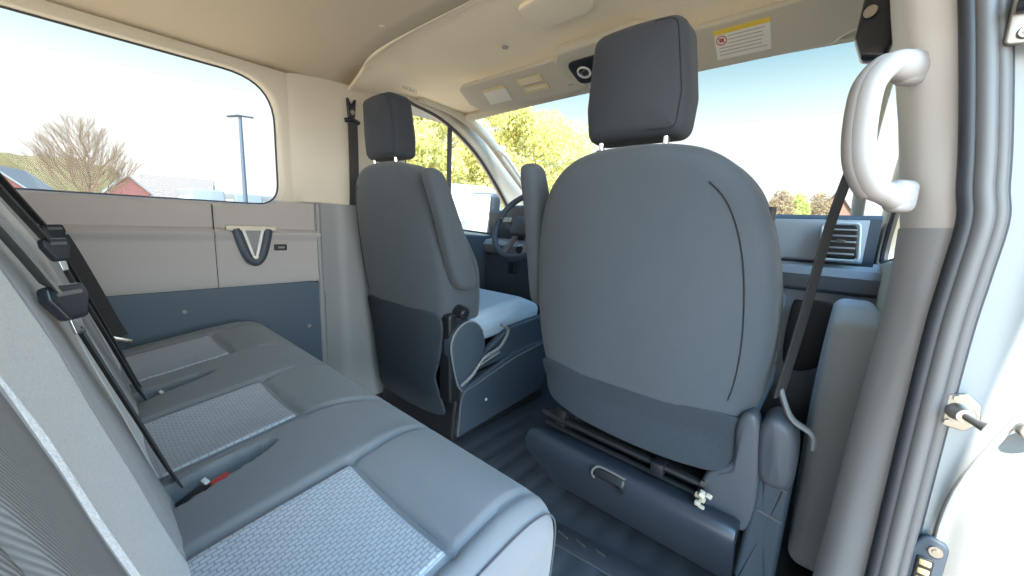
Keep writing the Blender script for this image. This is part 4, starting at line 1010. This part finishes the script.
MT['leaf_yellow'] = leafmat('yellow_spring_leaves', (0.47, 0.45, 0.14), (0.68, 0.63, 0.28))
MT['leaf_green'] = leafmat('yellow_green_leaves', (0.30, 0.34, 0.10), (0.46, 0.47, 0.16))
MT['leaf_brown'] = leafmat('brown_hedge_leaves', (0.24, 0.17, 0.11), (0.32, 0.26, 0.15))
MT['hill'] = leafmat('olive_field', (0.10, 0.082, 0.030), (0.125, 0.105, 0.042))
def at(px, py, dist, C=CAM):
    d = rx * (px - 512) + dn * (py - 288) + fw * F_PX
    d.normalize(); h = math.hypot(d.x, d.y); return C + d * (dist / h)
def branches(bm, p, d, L, r, depth, rnd, spread=.5, kids=3, gravity=.0, tips=None):
    q = p + d * L
    mid = p + d * (L * .5) + Vector((rnd.uniform(-1, 1), rnd.uniform(-1, 1), 0)) * L * .05
    tube(bm, [p, mid, q], [r, r * .8, r * .6], 5 if depth > 1 else 4, cap=False)
    if tips is not None and depth <= 1: tips.append(q)
    if depth <= 0: return
    for k in range(kids):
        a = Vector((rnd.uniform(-1, 1), rnd.uniform(-1, 1), rnd.uniform(-.3, .8))).normalized()
        nd = (d + a * spread).normalized(); nd.z += gravity; nd.normalize()
        s = p.lerp(q, rnd.uniform(.45, 1.0)) if k else q
        branches(bm, s, nd, L * rnd.uniform(.62, .82), r * .58, depth - 1, rnd, spread, kids, gravity, tips)
def tree(px, ytop, dist, spread_px, label, mat=None, leaves=0, seed=1, name='leafy_tree', leafsize=.16):
    rnd = random.Random(seed); top = at(px, ytop, dist); base = Vector((top.x, top.y, GZ)); H_ = top.z - GZ; wr = spread_px / F_PX * dist / 2
    t = empty(name, base, label, 'tree', 'trees around the car park' if mat else None); bm = bmesh.new()
    if mat is None:
        lead = [Vector((rnd.uniform(-.02, .02) * H_, rnd.uniform(-.02, .02) * H_, H_ * k / 8)) for k in range(9)]; lead[0] = Vector((0, 0, 0))
        tube(bm, lead, [H_ * .022 * (1 - k / 9) + .01 for k in range(9)], 7)
        for k in range(46):
            f_ = .16 + .80 * k / 46; i_ = min(7, int(f_ * 8)); p = lead[i_].lerp(lead[i_ + 1], f_ * 8 - i_); a = k * 2.4
            d = Vector((math.cos(a) * .75, math.sin(a) * .75, .55 + .5 * f_)).normalized()
            branches(bm, p, d, wr * .62 * (1.02 - f_) ** .8 + .25, H_ * .009 * (1.1 - f_), 4, rnd, .38, 3, .10)
        finish(bm, 'branches', 'bark', t)
        return t
    tips = []; branches(bm, Vector((0, 0, 0)), Vector((0, 0, 1)), H_ * .28, H_ * .02, 4, rnd, .6, 3, .05, tips); finish(bm, 'trunk', 'bark', t)
    bm = bmesh.new()
    lobes = [(Vector((rnd.uniform(-.75, .75) * wr, rnd.uniform(-.75, .75) * wr, H_ * rnd.uniform(.20, .90))), rnd.uniform(.26, .46) * wr) for _ in range(44)]
    lobes = [(c, r_ * (1 - .3 * (c.z / H_))) for c, r_ in lobes if math.hypot(c.x, c.y) < wr * (1.08 - .68 * max(0, c.z / H_ - .40) / .60)]
    lobes.append((Vector((0, 0, H_ * .9)), wr * .25)); lobes.append((Vector((0, 0, H_ * .5)), wr * .6))
    for k in range(leaves):
        c, r_ = rnd.choice(lobes); v = Vector((rnd.gauss(0, 1), rnd.gauss(0, 1), rnd.gauss(0, 1))).normalized() * r_ * rnd.random() ** .35
        p = c + v; s = leafsize * rnd.uniform(.6, 1.3); m = Euler((rnd.uniform(0, 6.3), rnd.uniform(0, 6.3), rnd.uniform(0, 6.3))).to_matrix()
        bm.faces.new([bm.verts.new(p + m @ Vector(q)) for q in ((-s, 0, 0), (0, -s * .5, 0), (s, 0, 0), (0, s * .5, 0))])
    me = bpy.data.meshes.new('foliage'); bm.to_mesh(me); bm.free(); link('foliage', me, mat, t)
    return t
tree(80, 124, 38, 52, 'bare grey-brown tree outside the left rear window', seed=11, name='bare_tree')
tree(412, 78, 24, 105, 'yellow-green tree behind the driver window glass', 'leaf_yellow', 30000, 5)
tree(516, 88, 36, 135, 'tall bright yellow tree seen through the windscreen left of the near headrest', 'leaf_yellow', 46000, 6)
tree(498, 135, 54, 40, 'smaller yellow-green tree between the driver window tree and the windscreen tree', 'leaf_green', 14000, 7)
tree(566, 122, 50, 60, 'yellow tree behind the tall windscreen tree, half hidden by the near seat', 'leaf_green', 7000, 8)

# lamp post
lp = at(240, 117, 30); t = empty('street_lamp', (lp.x, lp.y, GZ), 'tall dark street lamp with a flat double head outside the left rear window', 'street lamp'); hl = lp.z - GZ
bm = bmesh.new(); tube(bm, [(0, 0, 0), (0, 0, hl)], [.14, .09], 10); finish(bm, 'pole', 'dark', t)
bm = bmesh.new(); dirl = Vector((rx.x, rx.y, 0)).normalized(); tube(bm, [Vector((0, 0, hl)) - dirl * .75, Vector((0, 0, hl + .08)), Vector((0, 0, hl)) + dirl * .75], [.09, .12, .09], 8, sq=(.6, 1.6)); finish(bm, 'lamp_head', 'dark', t)

# houses
MT['wall_red'] = plain('red_siding', (0.17, 0.055, 0.045), .8, noise=.1, nscale=3)
MT['roof_grey'] = plain('grey_roof', (0.07, 0.08, 0.09), .8, noise=.1, nscale=3)
MT['roof_pink'] = plain('dusty_brown_roof', (0.095, 0.08, 0.075), .8, noise=.15, nscale=3)
MT['siding_white'] = plain('white_siding', (0.16, 0.17, 0.18), .7)
MT['glassdark'] = plain('window_dark', (0.25, 0.30, 0.36), .2)
def house(px, pyroof, dist, wdt, dep, wallm, roofm, label, yaw=0.0, hw=None, windows=2):
    top = at(px, pyroof, dist); H_ = top.z - GZ; hw = hw or H_ * .62; base = Vector((top.x, top.y, GZ))
    ang = math.atan2(top.x - CAM.x, top.y - CAM.y)
    t = empty('house', base, label, 'house', rot=(0, 0, -ang + yaw))
    bm = bmesh.new(); w2, d2 = wdt / 2, dep / 2
    P8 = [(-w2, -d2, 0), (w2, -d2, 0), (w2, d2, 0), (-w2, d2, 0), (-w2, -d2, hw), (w2, -d2, hw), (w2, d2, hw), (-w2, d2, hw), (0, -d2, H_ - .1), (0, d2, H_ - .1)]
    v = [bm.verts.new(p) for p in P8]
    for f in ((0, 1, 5, 8, 4), (1, 2, 6, 5), (2, 3, 7, 9, 6), (3, 0, 4, 7)): bm.faces.new([v[i] for i in f])
    finish(bm, 'walls', wallm, t, smooth=False)
    bm = bmesh.new(); e = .35
    for s in (-1, 1):
        a, b = Vector((s * (w2 + e), -d2 - e, hw - e * (H_ - hw) / w2)), Vector((0, -d2 - e, H_)); c, d = Vector((0, d2 + e, H_)), Vector((s * (w2 + e), d2 + e, hw - e * (H_ - hw) / w2))
        up = Vector((0, 0, .12)); vs = [bm.verts.new(q) for q in (a, b, c, d, a + up, b + up, c + up, d + up)]
        for f in ((0, 1, 2, 3), (4, 5, 6, 7), (0, 1, 5, 4), (1, 2, 6, 5), (2, 3, 7, 6), (3, 0, 4, 7)): bm.faces.new([vs[i] for i in f])
    finish(bm, 'roof', roofm, t, smooth=False)
    bm = bmesh.new()
    for s in (-1, 1): tube(bm, [(s * (w2 + e), -d2 - e - .03, hw - e * (H_ - hw) / w2), (0, -d2 - e - .03, H_)], .12, 4)
    finish(bm, 'barge_board', 'siding_white', t, smooth=False)
    for k in range(windows):
        bm = bmesh.new(); box(bm, (-w2 + (k + 1) * wdt / (windows + 1), -d2 - .03, hw * .6), (wdt * .16, .08, hw * .35)); finish(bm, 'house_window', 'glassdark', t, smooth=False)
    return t
house(8, 168, 90, 6.4, 11, 'wall_red', 'roof_grey', 'red house with grey roof and white gable at the left edge of the rear window', yaw=R(-16), hw=3.0, windows=0)
house(125, 176, 84, 4.4, 5, 'wall_red', 'roof_grey', 'small red shed with white gable in the middle of the rear window', yaw=R(6), windows=1)
house(178, 178, 100, 5.5, 10, 'siding_white', 'roof_pink', 'long pale building with dusty brown roof beyond the rear window', yaw=R(80), hw=2.2)
house(468, 158, 62, 6.5, 8, 'siding_white', 'roof_grey', 'white gabled house with grey roof seen through the driver window', yaw=R(10))
# olive hillside behind
bm = bmesh.new()
def hill(u, v):
    a = at(-60 + 380 * u, 200, 125 + 30 * v); h = (11.5 + .4 * math.sin(u * 9) + .5 * math.sin(u * 23) + .25 * math.sin(u * 71)) * sstep(0, .35, v) * (1 - .62 * sstep(.46, .54, u))
    return Vector((a.x, a.y, GZ + h))
grid(bm, hill, 50, 8); struct(finish(bm, 'hill', 'hill'))
# parked cars
MT['car_white'] = plain('white_vehicle_paint', (0.13, 0.14, 0.15), .3); MT['car_pink'] = plain('magenta_vehicle_paint', (0.55, 0.22, 0.45), .3); MT['car_glass'] = plain('vehicle_glass', (0.35, 0.40, 0.44), .15)
def car(px, dist, yaw, mat, label, van=True, sc=1.0):
    p = at(px, 200, dist); t = empty('parked_van' if van else 'parked_car', (p.x, p.y, GZ), label, 'van' if van else 'car', rot=(0, 0, yaw))
    L_, H_, W_ = (5.6, 3.0, 2.0) if van else (4.5, 1.5, 1.8)
    side = [(-L_ / 2, .35), (L_ / 2, .35), (L_ / 2, .95), (L_ / 2 - .9, 1.15), (L_ / 2 - 1.5, H_ - .1), (L_ / 2 - 2.0, H_), (-L_ / 2 + .15, H_), (-L_ / 2, .8)] if van else [(-L_ / 2, .3), (L_ / 2, .3), (L_ / 2, .8), (L_ / 2 - 1.1, .95), (L_ / 2 - 1.8, H_), (-L_ / 2 + 1.2, H_), (-L_ / 2 + .5, .98), (-L_ / 2, .9)]
    bm = bmesh.new(); slab(bm, roundpoly([(a * sc, b * sc) for a, b in side], .15, 4, .4), W_ * sc, .12, lambda u, v, w: Vector((u, w, v))); finish(bm, 'car_body', mat, t)
    for s in (-1, 1):
        bm = bmesh.new()
        wz0, wz1 = (1.5, 2.45) if van else (.98, 1.38)
        slab(bm, roundpoly([(-L_ * .3 * sc, wz0 * sc), (L_ * .22 * sc, wz0 * sc), (L_ * .16 * sc, wz1 * sc), (-L_ * .28 * sc, wz1 * sc)], .08, 3, .5), .04, .01, lambda u, v, w: Vector((u, s * (W_ / 2 * sc + .005) + w, v))); finish(bm, 'side_glass', 'car_glass', t)
        for q in (-L_ * .31, L_ * .31):
            bm = bmesh.new(); cyl(bm, (q * sc, s * W_ / 2 * sc - s * .12, .34 * sc), (q * sc, s * W_ / 2 * sc + s * .03, .34 * sc), .34 * sc, 20); finish(bm, 'wheel', 'black', t)
    return t
car(203, 37, R(4), 'car_white', 'white parked van beyond the rear window, leftmost of the parked row below the street lamp')
car(243, 40, R(4), 'car_white', 'white parked van directly below the street lamp')
car(281, 40, R(4), 'car_white', 'white parked van right of the street lamp')
car(462, 17, R(60), 'car_white', 'large white parked van seen beside the driver door mirror')
car(852, 14, R(0), 'car_pink', 'magenta parked car seen through the windscreen beside the grab handle', van=False)
# far hedge and low buildings ahead
random.seed(9)
for i, (px, w, h, mt_, lb) in enumerate(((783, 4, 190, 'leaf_brown', 'brown shrub at the left end of the skyline right of the near seat'), (800, 4, 193, 'leaf_green', 'green shrub on the skyline right of the near seat'), (822, 4.5, 192, 'leaf_brown', 'brown shrub on the skyline left of the belt strap'), (700, 9, 186, 'leaf_green', 'green shrub on the skyline behind the near seat'))):
    a = at(px, h, 50 + 7 * i); t = empty('roadside_shrub', (a.x, a.y, GZ), lb, 'shrub'); bm = bmesh.new(); rnd = random.Random(i)
    H_ = a.z - GZ
    tips = []; branches(bm, Vector((0, 0, 0)), Vector((0, 0, 1)), H_ * .3, .08, 3, rnd, .8, 3, 0, tips); finish(bm, 'stems', 'bark', t)
    bm = bmesh.new()
    for k in range(2500):
        v = Vector((rnd.gauss(0, 1), rnd.gauss(0, 1), rnd.gauss(0, 1))).normalized() * rnd.random() ** .3; p = Vector((v.x * w * .35, v.y * w * .35, H_ * .52 + v.z * H_ * .48)); s = .16
        m = Euler((rnd.uniform(0, 6.3), rnd.uniform(0, 6.3), 0)).to_matrix(); bm.faces.new([bm.verts.new(p + m @ Vector(q)) for q in ((-s, 0, 0), (0, -s * .6, 0), (s, 0, 0), (0, s * .6, 0))])
    me = bpy.data.meshes.new('foliage'); bm.to_mesh(me); bm.free(); link('foliage', me, mt_, t)
MT['wall_orange'] = plain('terracotta_wall', (0.16, 0.095, 0.07), .8)
house(838, 192, 92, 8, 8, 'wall_orange', 'roof_pink', 'terracotta building on the skyline behind the near grab handle', hw=4.0)
